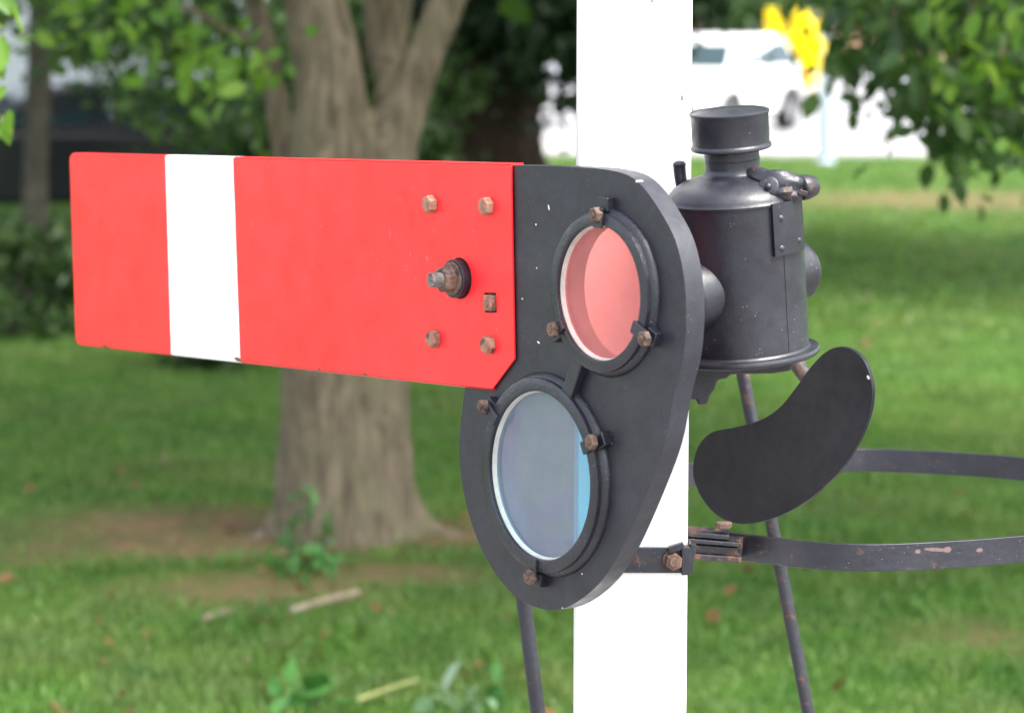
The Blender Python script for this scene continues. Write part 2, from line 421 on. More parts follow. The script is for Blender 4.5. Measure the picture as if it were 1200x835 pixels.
# --- slim tree at left ------------------------------------------------------
L = Vector((at(42,280,22).x, 22.0, 0))
lt = thing('slim_tree', 'thin dark trunk standing in front of the dark parked car', 'tree', L)
lw = lambda px, py, dy=0.: at(px, py, 22+dy)-L
trunk_obj('trunk', [([(0,0,-.1), lw(40,290), lw(42,200), lw(46,90), lw(48,0), lw(52,-200), lw(60,-700)], [.12,.095,.085,.085,.08,.07,.03], .04)], M_bark3, lt, .02, .03)
leaves('crown', clumps(90, 60, (-3.5,-3,2.45), (3.2,3,7), (.5,.5,.35)), .2, M_leaf, lt, .5)
A = [(random.uniform(60,150), random.uniform(-30,90), 22+random.uniform(-1,1), .16, 14) for _ in range(16)]
leaves('low_foliage', px_clumps(A)-np.array(L), .1, M_leaf_shade, lt, .4, .4)

Q3 = Vector((-6.6, 41, 0))  # added tree, its crown darkens the left of the lawn
qt = thing('added_shade_tree', 'tall tree added to cast deep shade, behind the parked cars at left', 'tree', Q3)
trunk_obj('trunk', [([(0,0,-.1), (.05,0,1), (0,.1,2.5), (-.1,0,5), (.1,.1,9)], [.3,.24,.2,.16,.05], .05)], M_bark3, qt, .04, .05)
leaves('crown', clumps(190, 70, (-8,-8,2.3), (8,8,12), (.8,.8,.6)), .34, M_leaf, qt, .5)

# --- near leaves at the left edge ----------------------------------------
N = Vector((-2.1, 7.2, 0))
nt = thing('young_tree', 'bright green leaves reaching in at the left edge of the view', 'tree', N)
nw = lambda px, py, dy=0.: at(px, py, 7.2+dy)-N
trunk_obj('trunk', [([(0,0,-.1), (.02,0,1), (-.02,.03,2), (.03,0,3.2)], [.05,.045,.04,.02], .03)], M_bark3, nt, .012, .01)
bm = new(); tube(bm, smooth_path([(0,0,2.0), nw(-260,10), nw(-100,20), nw(-5,48)],6), np.linspace(.012,.003,19), 8, 3, .0); obj('branch', bm, M_bark3, nt, smooth=True)
bm = new(); tube(bm, smooth_path([(0,0,1.7), nw(-260,120), nw(-80,110), nw(2,120)],6), np.linspace(.012,.003,19), 8, 3, .0); obj('branch', bm, M_bark3, nt, smooth=True)
P = [nw(4,40), nw(-8,52), nw(8,100,-.05), nw(-10,120), nw(0,135,.05), nw(-14,60), nw(10,128), nw(-30,110), nw(-24,30), nw(12,5), nw(-2,150,.04), nw(-40,80), nw(-4,-6)]
leaves('leaf_spray', np.array([list(p) for p in P]), .075, M_leaf_b, nt, .2, 1.2)
leaves('crown', clumps(26, 40, (-1.0,-1.0,2.5), (.9,1.0,4.2), (.2,.2,.16)), .09, M_leaf_b, nt, .5)

# --- hanging branches at right ------------------------------------------
H = Vector((3.1, 12.0, 0))
ht = thing('maple_tree', 'leafy branches hanging down in the top right corner', 'tree', H)
hw = lambda px, py, dy=0.: at(px, py, 11.5+dy)-H
trunk_obj('trunk', [([(0,0,-.1), (.03,0,1), (0,.05,2.2), (-.1,0,3.6), (-.3,.1,5.5), (-.4,.1,8)], [.24,.19,.17,.15,.11,.04], .04)], M_bark, ht, .025, .03)
brs = [[(0,0,3.0), hw(1400,-260), hw(1240,-110), hw(1130,30), hw(1110,150)], [(0,0,2.8), hw(1450,-160), hw(1290,-20), hw(1190,70), hw(1150,140)],
       [(0,0,3.2), hw(1350,-330), hw(1150,-160), hw(1060,-20), hw(1045,70)], [(0,0,2.9), hw(1420,-220), hw(1300,-60), hw(1230,60), hw(1220,160)]]
for b in brs:
    bm = new(); tube(bm, smooth_path(b,6), np.linspace(.028,.004,25), 8, 3, .02); obj('branch', bm, M_bark, ht, smooth=True)
A = []
for px, py, s, n in [(1130,150,.09,20),(1118,190,.05,6),(1150,110,.15,46),(1050,100,.08,20),(1035,75,.08,14),(1180,60,.2,80),(1100,60,.18,60),(1040,20,.13,46),(1110,0,.22,70),
                     (1190,120,.13,34),(1210,0,.25,90),(1060,-30,.25,60),(1020,50,.10,24),(1090,110,.09,20),(1170,160,.05,8),(1195,165,.06,10),(1230,100,.2,50),(1080,140,.045,8),(1010,-30,.2,40),
                     (1250,40,.25,70),(1140,-40,.3,80),(1105,165,.05,7)]:
    A.append((px, py, 11.5+random.uniform(-.5,.9), s, int(n*1.7)))
leaves('hanging_leaves', px_clumps(A)-np.array(H), .085, M_leaf, ht, .2, 1.3)
A = [(random.uniform(1130,1230), random.uniform(-10,110), 10.9+random.uniform(-.3,.3), .10, 9) for _ in range(12)]
leaves('sun_tinted_leaves', px_clumps(A)-np.array(H), .085, M_leaf_b, ht, .4, 1.2)  # sunlight put into the colour by a brighter leaf green
leaves('crown', clumps(110, 60, (-3.6,-4.5,3.0), (3.6,4.5,8), (.5,.5,.35)), .2, M_leaf, ht, .5)

H2 = Vector((6.2, 24.0, 0))  # added tree, its out-of-view crown lays a shade band on the lawn
h2 = thing('maple_tree', 'second tree added farther back to shade the lawn, its lowest leaves at the right edge behind the hanging branches', 'tree', H2)
trunk_obj('trunk', [([(0,0,-.1), (.03,0,1), (0,.05,2.2), (-.1,0,3.6), (-.3,.1,5.5), (-.4,.1,8)], [.24,.19,.17,.15,.11,.04], .04)], M_bark, h2, .03, .03)
A = [(random.uniform(1130,1240), random.uniform(-20,90), 24+random.uniform(-1,1), .2, 24) for _ in range(14)]
leaves('low_foliage', px_clumps(A)-np.array(H2), .12, M_leaf_shade, h2, .4, .5)
leaves('crown', clumps(130, 60, (-4.6,-3.2,2.75), (4.6,3.2,8.5), (.55,.5,.4)), .26, M_leaf, h2, .5)

# --- shrubs and trees beyond the road -------------------------------------
def bush(name, label, px, Y, w, h, mat, n=26, per=60, size=.12, cat='bush', group='dense bushes at the back of the scene'):
    p = at(px, 0, Y); p.z = 0
    r = thing(name, label, cat, p, 0, group)
    bm = new()
    for k in range(5):
        a = k*1.3; tube(bm, smooth_path([(0,0,-.05), (.2*w*math.cos(a)*.5,.2*w*math.sin(a)*.5,h*.35), (.45*w*math.cos(a)*.7,.45*w*math.sin(a)*.7,h*.8)],4), np.linspace(.06,.015,9)*min(1,h/2), 7, k, .02)
    obj('stem', bm, M_bark3, r, smooth=True)
    leaves('foliage', clumps(n, per, (-w/2,-w/2*.7,.05*h), (w/2,w/2*.7,h), (w*.08,w*.08,h*.06)), size, mat, r, .4)
    return r
bl = [('round dark bush beyond the road, seen between the white post and the lamp chimney', 822, 84, 4.2, 3.4), ('dark bush behind the white car, below the brick wall', 880, 86, 3.0, 2.3),
      ('tall green bush behind the yellow shrub', 985, 88, 4.6, 3.6), ('wide green bush behind the hanging leaves', 1085, 85, 5.0, 3.2), ('dark bush at the far right edge beyond the road', 1190, 84, 5.0, 3.6),
      ('far bush seen between the dark evergreen and the white post', 650, 86, 5.2, 4.0), ('far bush hidden behind the forked tree', 470, 84, 6, 4.0), ('dark bush added close behind the fork of the grey tree, standing in for its shade', 410, 25, 1.9, 1.95), ('leafy bush behind the dark parked car, nearest the forked tree', 290, 46, 3.6, 3.2),  # bush behind the fork is added; its dark stands for shaded limbs
      ('leafy bush behind the dark parked car, in the middle of the gap', 215, 50, 3.4, 3.0)]
for i, (lb, px, Y, w, h) in enumerate(bl): bush('bush', lb, px, Y, w, h, M_leaf_h, 30 if Y > 40 else 60, 70, .22 if Y > 60 else .14)
for lb, px, by, w_, h_ in (('low dark shrub at the left edge of the view, below the dark car', 5, 398, 1.0, .72), ('low dark shrub right of the slim trunk, half behind the tip of the red arm', 92, 392, 1.0, .78), ('low dark shrub between the two others, at the foot of the slim trunk', 48, 372, 1.0, .8), ('low shrub seen below the white band of the red arm', 235, 432, 1.0, .3)):
    Yg = ground(px, by).y; bush('low_shrub', lb, px, Yg, w_, h_, M_leaf_h, 17, 60, .075, 'shrub', 'low dark shrubs along the shaded left of the lawn')
bush('yellow_shrub', 'taller bright yellow shrub across the road, beside the grey pole', 940, 66, .72, 1.55, M_leaf_y, 40, 90, .085, 'shrub', 'yellow shrubs across the road')
bush('yellow_shrub', 'smaller bright yellow shrub directly above the white car', 907, 68, .5, 1.62, M_leaf_y, 22, 90, .085, 'shrub', 'yellow shrubs across the road')

# brick house far behind
def brick_mat():
    t = NT('brick'); b = t.n('ShaderNodeTexBrick'); v = t.mapped(rot=(R(90),0,0)); t.l(v, b.inputs['Vector'])
    b.inputs['Color1'].default_value = (.40,.17,.10,1); b.inputs['Color2'].default_value = (.50,.25,.16,1); b.inputs['Mortar'].default_value = (.5,.45,.4,1)
    b.inputs['Scale'].default_value = 4.4; t.pbsdf(b.outputs[0], .9); return t.m
M_brick = brick_mat(); M_glass_far = simple('window_glass', (.05,.07,.08), .05, 0, .1, 2, .8, 0); M_white = simple('white_frame', (.75,.75,.74), .5, 0, .06, 8)
M_tile = simple('roof_tile', (.16,.08,.06), .8, 0, .3, 4)
hx = at(960,0,94).x
hs = thing('brick_house', 'orange brick house far behind the bushes across the road', 'house', (hx,94,0))
bm = new(); box(bm, (0,4,2.7), (15,8,5.4)); obj('wall', bm, M_brick, hs)
bm = new(); prism(bm, [(-8,5.42),(8,5.42),(8,5.6),(3.5,8.6),(-3.5,8.6),(-8,5.6)], -.5, 8.5); obj('roof', bm, M_tile, hs)
for wx in (-5.5,-2.2,2.2,5.5):
    for wz in (1.5,4.1):
        bm = new()
        for c, s in (((wx,-.03,wz+.62),(1.3,.08,.08)),((wx,-.03,wz-.62),(1.3,.08,.08)),((wx-.61,-.03,wz),(.08,.08,1.16)),((wx+.61,-.03,wz),(.08,.08,1.16)),((wx,-.03,wz),(.06,.06,1.16))): box(bm, c, s)
        w = obj('window', bm, M_white, hs); bm = new(); box(bm, (wx,-.012,wz), (1.16,.02,1.16)); obj('pane', bm, M_glass_far, w)
bm = new(); box(bm, (0,-.04,1.05), (.95,.07,2.1)); d = obj('door', bm, simple('door_paint', (.1,.16,.22), .4), hs)

# pale pole by the pavement
pp = ground(967,192); pl = thing('metal_pole', 'slim pale grey pole standing at the lawn edge by the road', 'pole', pp)
M_galv = simple('galvanised', (.33,.39,.45), .5, .1, .1, 20)
bm = new(); lathe(bm, [(1e-4,0),(.075,0),(.075,1.35),(.068,1.38),(1e-4,1.40)], 24); obj('shaft', bm, M_galv, pl, smooth=True)
bm = new(); lathe(bm, [(.076,.0),(.13,.0),(.13,.03),(.09,.06),(.076,.06)], 24, closed=True); obj('base_collar', bm, M_galv, pl, smooth=True)

# ------------------------------------------------------------------ vehicles
M_tyre = simple('tyre', (.02,.02,.02), .85, 0, .2, 40, .2); M_rim = simple('alloy', (.45,.45,.46), .35, .8, .1, 30)
M_cglass = simple('car_glass', (.05,.09,.10), .05, 0, .1, 3, .8, 0); M_tail = simple('tail_lens', (.5,.02,.03), .2, 0, .1, 20); M_head = simple('head_lens', (.75,.77,.8), .1, 0, .05, 20)
M_trim = simple('black_trim', (.02,.02,.022), .6); M_plate = simple('plate', (.8,.8,.75), .4, 0, .03, 9)
def vehicle(name, label, loc, rz, paint, Ln=4.1, W=1.74, Ht=1.46, kind='hatch', group=None):
    v = thing(name, label, 'car' if kind != 'van' else 'van', loc, rz, group)
    h = Ln/2
    if kind == 'van':
        low = [(-h,.32),(-h,1.1),(-h+.02,1.15),(h-1.15,1.15),(h-.15,1.0),(h,.85),(h,.35)]
        cab = [(-h+.02,1.14),(-h+.10,Ht-.06),(-h+.25,Ht),(h-1.75,Ht),(h-1.55,Ht-.05),(h-1.0,1.13)]
    else:
        low = [(-h,.42),(-h-.02,.62),(-h+.06,.92),(h-1.15,.94),(h-.35,.82),(h-.05,.68),(h,.5),(h-.04,.28),(-h+.06,.28)]
        cab = [(-h+.12,.90),(-h+.42,Ht-.10),(-h+.75,Ht-.01),(0,Ht),(.45,Ht-.05),(h-.95,.93)]
    bm = new(); prism(bm, low, -W/2, W/2)
    for vv in bm.verts:
        if vv.co.z > .8: vv.co.y *= .95
        if abs(vv.co.x) > h-.12: vv.co.y *= .9
    r0 = len(bm.verts); bm.verts.ensure_lookup_table()
    prism(bm, cab, -W/2*.93, W/2*.93); bm.verts.ensure_lookup_table()
    for vv in list(bm.verts)[r0:]:
        if vv.co.z > 1.05: vv.co.y *= .80
    b = obj('body', bm, paint, v, bevel=.06, seg=3)
    # glass: side windows, windscreen, rear window, laid proud of the cabin
    def pane(pts, parent=v):
        bm = new(); f = bm.faces.new([bm.verts.new(p) for p in pts]); r = bmesh.ops.extrude_face_region(bm, geom=[f])
        return bm
    zt, zb = Ht-.13, (1.0 if kind != 'van' else 1.2)
    yb = W/2*.93*.965+.012; yt = W/2*.93*.80+.022
    cf, cb = cab[-1], cab[0]
    def lerp(a, b, z): 
        t = (z-a[1])/(b[1]-a[1]); return a[0]+(b[0]-a[0])*t
    xf_b, xf_t = lerp(cab[-1], cab[-2], zb)-.10, lerp(cab[-1], cab[-2], zt)-.12
    xr_b, xr_t = lerp(cab[0], cab[1], zb)+.12, lerp(cab[0], cab[1], min(zt,cab[1][1]))+.14
    xm = .0 if kind != 'van' else h-2.2
    for sy in (-1,1):
        for xa_b, xa_t, xb_b, xb_t in ((xm+.04,xm+.04,xf_b,xf_t),(xr_b,xr_t,xm-.04,xm-.04)):
            if kind == 'van' and xb_b < xf_b-.01: continue
            obj('window', pane([(xa_b,sy*yb,zb),(xb_b,sy*yb,zb),(xb_t,sy*yt,zt),(xa_t,sy*yt,zt)]), M_cglass, v)
    e = .02
    obj('windscreen', pane([(xf_b+.10+e,-yb+.14,zb),(xf_b+.10+e,yb-.14,zb),(xf_t+.12+e,yt-.1,zt),(xf_t+.12+e,-yt+.1,zt)]), M_cglass, v)
    obj('rear_window', pane([(xr_b-.12-e,-yb+.14,zb),(xr_b-.12-e,yb-.14,zb),(xr_t-.14-e,yt-.1,zt),(xr_t-.14-e,-yt+.1,zt)]), M_cglass, v)
    for sx in (-h+.72, h-.78):
        for sy in (-1,1):
            M = Matrix.Translation((sx, sy*(W/2-.10), .31)) @ Matrix.Rotation(R(90),4,'X')
            bm = new(); lathe(bm, [(.19,-.1),(.30,-.1),(.315,-.06),(.315,.06),(.30,.1),(.19,.1)], 32, M, closed=True)
            wv = obj('wheel', bm, M_tyre, v, smooth=True)
            bm = new(); lathe(bm, [(1e-4,-.085),(.06,-.088),(.19,-.07),(.19,.07),(.06,.088),(1e-4,.085)], 32, M); obj('rim', bm, M_rim, wv, smooth=True)
            bm = new(); lathe(bm, [(.325,-.02),(.375,-.02),(.375,.02),(.325,.02)], 28, Matrix.Translation((sx, sy*(W/2+.005), .31)) @ Matrix.Rotation(R(90),4,'X'), closed=True, a0=0, a1=math.pi)
            obj('wheel_arch', bm, M_trim, v, smooth=True)
    for sy in (-1,1):
        bm = new(); box(bm, (h-.16,sy*(W/2-.27),.70), (.22,.30,.13)); obj('headlight', bm, M_head, v, bevel=.03)
        bm = new(); box(bm, (-h+.05,sy*(W/2-.20),.80), (.14,.22,.24)); obj('tail_light', bm, M_tail, v, bevel=.03)
        bm = new(); box(bm, (h-1.15,sy*(W/2+.02),1.0), (.12,.18,.12)); obj('mirror', bm, paint, v, bevel=.03)
    bm = new(); box(bm, (h-.0,0,.42), (.08,W*.62,.16)); obj('grille', bm, M_trim, v, bevel=.02)
    bm = new(); box(bm, (-h-.0,0,.38), (.09,W*.8,.16)); obj('bumper', bm, M_trim, v, bevel=.03)
    return v
P_white = simple('white_car_paint', (.80,.80,.80), .25, 0, .03, 3, .5, 0, .6); P_dark = simple('dark_car_paint', (.018,.02,.026), .22, 0, .1, 3, .5, 0, .6)
P_silver = simple('silver_paint', (.55,.58,.62), .25, .2, .05, 3, .5, 0, .6)
vehicle('parked_car', 'white hatchback on the road above the lamp chimney', Vector((at(831,0,48.5).x,48.5,.004)), R(180+66), P_white)
vehicle('parked_car', 'dark parked car in the shade behind the slim trunk at left', Vector((at(90,0,30).x,30,0)), R(200), P_dark, 4.5, 1.8, 1.36)
vehicle('parked_van', 'pale silver van parked behind the dark car at left', Vector((at(30,0,34.5).x,34.5,0)), R(176), P_silver, 5.2, 1.95, 2.2, 'van')
vehicle('parked_car', 'pale silver car far off between the dark evergreen and white post', Vector((at(665,0,60).x,60,.004)), R(0), P_silver)

# ------------------------------------------------------------------ lawn details
p0 = rng
lm = None
for i in range(165):
    px = random.uniform(-20, 1220); py = 860-640*random.random()**.75 if px > 480 else 850-330*random.random()
    if 330 < px < 480 and py < 640: continue
    p = ground(px, py)
    if p.y > 40 or math.hypot(p.x-T.x, p.y-T.y) < .36: continue
    if lm is None or i < 6:
        o = leaves('fallen_leaf', np.array([[0,0,0.]]), .085, M_dead, None, 1.2); lm = [o.data] if lm is None else lm+[o.data]
    else:
        o = bpy.data.objects.new('fallen_leaf', random.choice(lm)); COL.objects.link(o)
    o.location = (p.x, p.y, random.uniform(.035,.06)); o.rotation_euler = (random.uniform(-.5,.5), random.uniform(-.5,.5), random.uniform(0,6.28)); s = random.uniform(.5,1.0); o.scale = (s,s,s)
    tag(o, 'small reddish brown fallen leaf lying on the green lawn', 'leaf', 'fallen leaves scattered on the lawn')
def stick(label, a, b, r, mat, z=.04):
    a, b = ground(*a), ground(*b); mid = (a+b)/2 + Vector((.02,.05,0))
    bm = new(); tube(bm, smooth_path([a, mid, b], 5), np.linspace(r, r*.7, 11), 8, 1, .08)
    for v in bm.verts: v.co.z += z
    tag(obj('fallen_stick', bm, mat, None, smooth=True), label, 'stick')
M_stick = simple('dry_wood', (.27,.21,.15), .9, 0, .35, 30); M_straw = simple('yellow_straw', (.22,.24,.085), .8, 0, .2, 30)
stick('pale broken stick lying on the grass in front of the forked tree', (340,728), (420,706), .014, M_stick)
stick('short yellowish stick lying left of the longer pale one', (238,738), (272,727), .012, M_stick)
stick('yellow stem lying on the grass at the bottom edge', (418,838), (490,814), .008, M_straw, .05)
def herb(name, label, px, py, n, size, mat, h=.12, sp=.08):
    p = ground(px, py); r = thing(name, label, 'plant', p)
    bm = new()
    P = []
    for k in range(n):
        a = random.uniform(0,6.28); d = random.uniform(.2,1)*sp; hh = h*random.uniform(.4,1)
        q_ = Vector((d*math.cos(a), d*math.sin(a), hh)); P.append(list(q_)); tube(bm, [Vector((0,0,-.01)), q_*.6+Vector((0,0,.01)), q_], [.003,.0025,.002], 6, k)
    obj('stem', bm, mat, r, smooth=True); leaves('foliage', np.array(P), size, mat, r, 1.0)
M_ivy = leaf_mat('ivy', (.03,.11,.02), (.05,.16,.03), (.08,.21,.05), .3); M_pale = leaf_mat('pale_leaf', (.12,.22,.10), (.16,.26,.14), (.22,.30,.20), .3)
herb('broad_leaf_plant', 'broad leaved bright green weed at the bottom edge of the lawn', 362, 836, 16, .095, M_ivy, .09, .15)
herb('pale_leaf_plant', 'pale grey green leaved weed beside the yellow stem', 545, 836, 9, .085, M_pale, .07, .10)
herb('small_weed', 'small leafy weed left of the rod at the bottom edge', 592, 830, 7, .07, M_ivy, .08, .08)
iv = thing('ivy_plant', 'green ivy climbing the left foot of the forked tree', 'plant', ground(352,668))
bm = new(); ivp = []
gp = iv.location
for k in range(6):
    b = Vector((random.uniform(-.08,.1), random.uniform(-.05,.1), 0)); hh = random.uniform(.08,.34)
    tube(bm, [b, b+Vector((.0,.03,hh*.5)), b+Vector((.03,.09,hh))], [.004,.003,.002], 6, k)
    for j in range(11): 
        t = random.random(); ivp.append([b.x+.03*t+random.gauss(0,.04), b.y+.09*t-.03+random.gauss(0,.03), hh*t+.02])
for k in range(46): ivp.append([random.gauss(.04,.13), random.gauss(-.15,.12), random.uniform(.02,.08)])
obj('stem', bm, M_bark3, iv, smooth=True); leaves('foliage', np.array(ivp), .055, M_ivy, iv, .3)

# ==================================================================== THE SIGNAL
AZ = R(54)                                    # the arm's plane, turned from the picture plane
PIV = at(537, 326, 4.35)
U = Vector((math.cos(AZ), -math.sin(AZ), 0)); B = Vector((math.sin(AZ), math.cos(AZ), 0))   # along the arm, and behind it
def loc(px, py, yo=0.):
    """point of the plane lying yo behind the arm's face, in the arm's own (x,z)"""
    r = ray(px, py); t = ((PIV+B*yo-CAM).dot(B))/r.dot(B); d = CAM + r*t - PIV
    return (d.dot(U), d.z)
def wl(px, py, yo): x, z = loc(px, py, yo); return PIV + U*x + B*yo + Vector((0,0,z))

M_rust = rust_metal('rusty_bolt', (.21,.095,.062), (.40,.22,.155), (.11,.06,.047), .3); M_rust_d = rust_metal('dark_rust', (.09,.055,.045), (.20,.12,.085), (.045,.035,.034), .6)
M_rust_p = rust_metal('pale_rust', (.12,.065,.045), (.24,.15,.105), (.09,.055,.042), .3)
M_blk = black_paint('black_paint'); M_blk_r = black_paint('black_rusting_paint', rust=.22, dust=.8); M_blk_rr = black_paint('flaking_black_paint', rust=.52, dust=.8)
M_cast = black_paint('cast_black_paint', dust=.8, rough=.34, lump=.25, lump_scale=150)
M_putty = simple('pale_putty', (.46,.43,.39), .8, 0, .12, 60, .3)

arm = thing('semaphore_signal', 'red semaphore arm with white band and black two lens spectacle plate', 'railway signal', PIV, -AZ)
# --- blade -------------------------------------------------------------
tl, tr_, bl_, br_, ch = loc(81,181), loc(598.3,193.6), loc(88.5,402.5), loc(602.5,421), loc(577,455.5)
def lerp2(a, b, t): return (a[0]+(b[0]-a[0])*t, a[1]+(b[1]-a[1])*t)
def unit(a, b): d = math.hypot(b[0]-a[0], b[1]-a[1]); return ((b[0]-a[0])/d, (b[1]-a[1])/d)
def fillet(p, a, b, r, n=6):
    ua, ub = unit(p,a), unit(p,b); s = (p[0]+ua[0]*r, p[1]+ua[1]*r); e = (p[0]+ub[0]*r, p[1]+ub[1]*r); out = []
    for k in range(n+1):
        t = k/n; out.append(((1-t)**2*s[0]+2*t*(1-t)*p[0]+t*t*e[0], (1-t)**2*s[1]+2*t*(1-t)*p[1]+t*t*e[1]))
    return out
edge = [tr_] + fillet(tl, tr_, bl_, .012) + fillet(bl_, tl, ch, .014) + [ch]        # the folded edges, top right round to the chamfer
def red_mat():
    t = NT('arm_paint')
    red = t.mix(t.ramp(t.noise(5, 5), .35, .7), (.70,.016,.020), (.78,.024,.029))
    wl0, wl1, wr0, wr1 = loc(193.5,181), loc(200.5,415), loc(273,182), loc(281.5,421)
    sx = t.n('ShaderNodeSeparateXYZ'); t.l(t.tc.outputs['Object'], sx.inputs[0]); X, Zc = sx.outputs[0], sx.outputs[2]
    def side(p, q): # x - line(z)
        k = (q[0]-p[0])/(q[1]-p[1]); return t.math('SUBTRACT', X, t.math('ADD', t.math('MULTIPLY', Zc, k), p[0]-k*p[1]))
    wob = t.ramp(t.noise(35, 3), 0, 1, -.0012, .0012)
    band = t.math('MULTIPLY', t.math('GREATER_THAN', t.math('ADD', side(wl0,wl1), wob), 0.), t.math('LESS_THAN', t.math('ADD', side(wr0,wr1), wob), 0.))
    col = t.mix(band, red, (.80,.80,.79))
    # chipped lower rim, pale scuffs round the spindle, fine specks
    chip = t.spots([((*[loc(279,421)[0]],.002,loc(279,421)[1]),(.010,.03,.0032),.1), ((loc(374,432)[0],.002,loc(374,432)[1]),(.004,.03,.002),.1), ((loc(124,406.5)[0],.002,loc(124,406.5)[1]),(.012,.03,.0028),.1), ((loc(428,438)[0],.002,loc(428,438)[1]),(.005,.03,.002),.1)])
    col = t.mix(chip, col, (.13,.05,.025))
    ctr = t.mapped((loc(492,290)[0],0,loc(492,290)[1]),(.10,1,.07),(0,0,0),'TEXTURE'); ln = t.n('ShaderNodeVectorMath', operation='LENGTH'); t.l(ctr, ln.inputs[0])
    near = t.ramp(ln.outputs['Value'], .2, 1.6, 1, 0)
    sc = t.math('MULTIPLY', near, t.ramp(t.noise(75, 6, .7), .60, .72, 0, .55)); col = t.mix(sc, col, (.72,.30,.27))
    fl = t.math('MULTIPLY', t.math('LESS_THAN', t.voro(60), .06), t.math('GREATER_THAN', t.noise(11, 2), .52)); col = t.mix(t.math('MULTIPLY', fl, .45), col, (.72,.42,.38))
    nb = t.bump(t.noise(7, 3), .35, .006); nb = t.bump(t.noise(140, 4), .08, .001, nb)
    t.pbsdf(col, t.ramp(t.noise(20, 5), .3, .7, .30, .42), 0, nb, .5, .15); return t.m
M_red = red_mat()
HC = [(loc(537,326)), ]
bm = new(); fl_d, th = .021, .003
# front sheet with the spindle hole and bolt slot cut out (bridged polygons)
outer = edge + [br_]
def tri_fill(bm, loops, y):
    es = []
    for lp in loops:
        vs = [bm.verts.new((x, y, z)) for x, z in lp]
        es += [bm.edges.new((vs[i], vs[(i+1)%len(vs)])) for i in range(len(vs))]
    bmesh.ops.triangle_fill(bm, use_beauty=True, use_dissolve=False, edges=es)
    return bm
hole_c = loc(538.5, 326); hr = .0275
hole = [(hole_c[0]+hr*math.cos(a*math.pi/16), hole_c[1]+hr*math.sin(a*math.pi/16)) for a in range(32)]
s0, s1, s2, s3 = loc(567,343), loc(581,343), loc(582,366), loc(568,366)
tri_fill(bm, [outer, hole, [s0,s1,s2,s3]], 0)
r_ = bmesh.ops.extrude_face_region(bm, geom=list(bm.faces)); bmesh.ops.translate(bm, verts=[g for g in r_['geom'] if isinstance(g, bmesh.types.BMVert)], vec=(0, th, 0))
blade = obj('blade', bm, M_red, arm, bevel=.0012)
# folded flanges run along the top, tip and bottom
bm = new(); c_ = (sum(p[0] for p in edge)/len(edge), sum(p[1] for p in edge)/len(edge))
def inset(p, d):
    return p
prof = [(0.0, .0009), (-.0004, .0), (-.0016,.0002)]
rows = []
nE = len(edge)
for i, p in enumerate(edge):
    a = edge[max(i-1,0)]; b = edge[min(i+1,nE-1)]; u = unit(a, b); nv = (u[1], -u[0])   # outward
    if (p[0]-c_[0])*nv[0]+(p[1]-c_[1])*nv[1] < 0: nv = (-nv[0], -nv[1])
    sec = [(.0006,-.0006+.003),(.0016,.0008),(.0030,.0030),(.0030,fl_d),(.0002,fl_d),(.0002,.0035)]
    rows.append([bm.verts.new((p[0]+nv[0]*(o_-.0006), y_, p[1]+nv[1]*(o_-.0006))) for o_, y_ in sec])
for p, q2 in zip(rows, rows[1:]):
    for k in range(6): bm.faces.new((p[k], q2[k], q2[(k+1)%6], p[(k+1)%6]))
bm.faces.new(rows[0]); bm.faces.new(rows[-1][::-1])
obj('flange', bm, M_red, blade, smooth=True)

# --- spectacle plate --------------------------------------------------
YF, YB = .0045, .034
face = [(600.5,193.5),(640,194.5),(680,196),(712,199),(737,206),(756,222),(776,251),(792,283),(801.5,325),(804,374),(800,420),(790,460),(778,520.6),(757,578),(728,643),(703,682),
        (674,706),(648.6,714.6),(620,708),(595,690),(569.5,654),(551.6,610),(541,564),(538,520),(542,474),(546,450),(556,425),(540,400),(500,392),(492,360),(490,300),(492,230),(520,200)]
fp = [loc(x, y, YF) for x, y in face]
def catmull(pts, n=5, hold=()):
    v = smooth_path([Vector((x, z, 0)) for x, z in pts], n, True); return [(p.x, p.y) for p in v]
plate_pts = [fp[0]] + [ (p.x,p.y) for p in smooth_path([Vector((*q_,0)) for q_ in fp[1:-1]], 5)] + [fp[-1]]
RU_c, RU_o, RU_i = loc(705,344,YF-.016), None, None
def circ_fit(pts, yo):
    A_, b_ = [], []
    for px, py in pts: x, z = loc(px, py, yo); A_.append([2*x, 2*z, 1]); b_.append(x*x+z*z)
    s = np.linalg.lstsq(np.array(A_), np.array(b_), rcond=None)[0]; return (s[0], s[1]), math.sqrt(s[2]+s[0]**2+s[1]**2)
PR = .016
uc, uo = circ_fit([(705,250),(757.5,335),(705,438.5),(745,410),(740,275)], YF-PR); ui = uo-.0165
lc, lo_ = circ_fit([(625.5,438),(700,540),(634,681),(566,540),(684,625),(665,462)], YF-PR); li = lo_-.0185
gu, gur = circ_fit([(704.6,271.5),(749,341),(706,424.7),(654.5,335)], YF+.004)
print('upper', uc, uo, 'glass', gu, gur, 'lower', lc, lo_)
def circle(c, r, n=64): return [(c[0]+r*math.cos(2*math.pi*k/n), c[1]+r*math.sin(2*math.pi*k/n)) for k in range(n)]
chips = []
for px, py, a_, b2, ry in [(643,243,.0035,.0014,1.2),(747,211,.004,.002,-.7),(805,431,.0028,.0011,1.7),(757,600,.0075,.0030,-1.15),(628,263,.0012,.0012,0),(629,314,.0010,.0010,0),(659,712,.0012,.0010,0),(682,672,.0012,.001,0),(750,602,.0012,.001,0),(612,350,.0016,.0009,.4),(631,401,.003,.0012,.3)]:
    x, z = loc(px, py, YF); chips.append(((x, YF, z), (a_, .012, b2), ry))
M_plate_blk = black_paint('spectacle_black_paint', chips=chips, dust=.6, rough=.44, lump=.18, lump_scale=60)
bm = new(); tri_fill(bm, [plate_pts, circle(uc, ui), circle(lc, li)], YF)
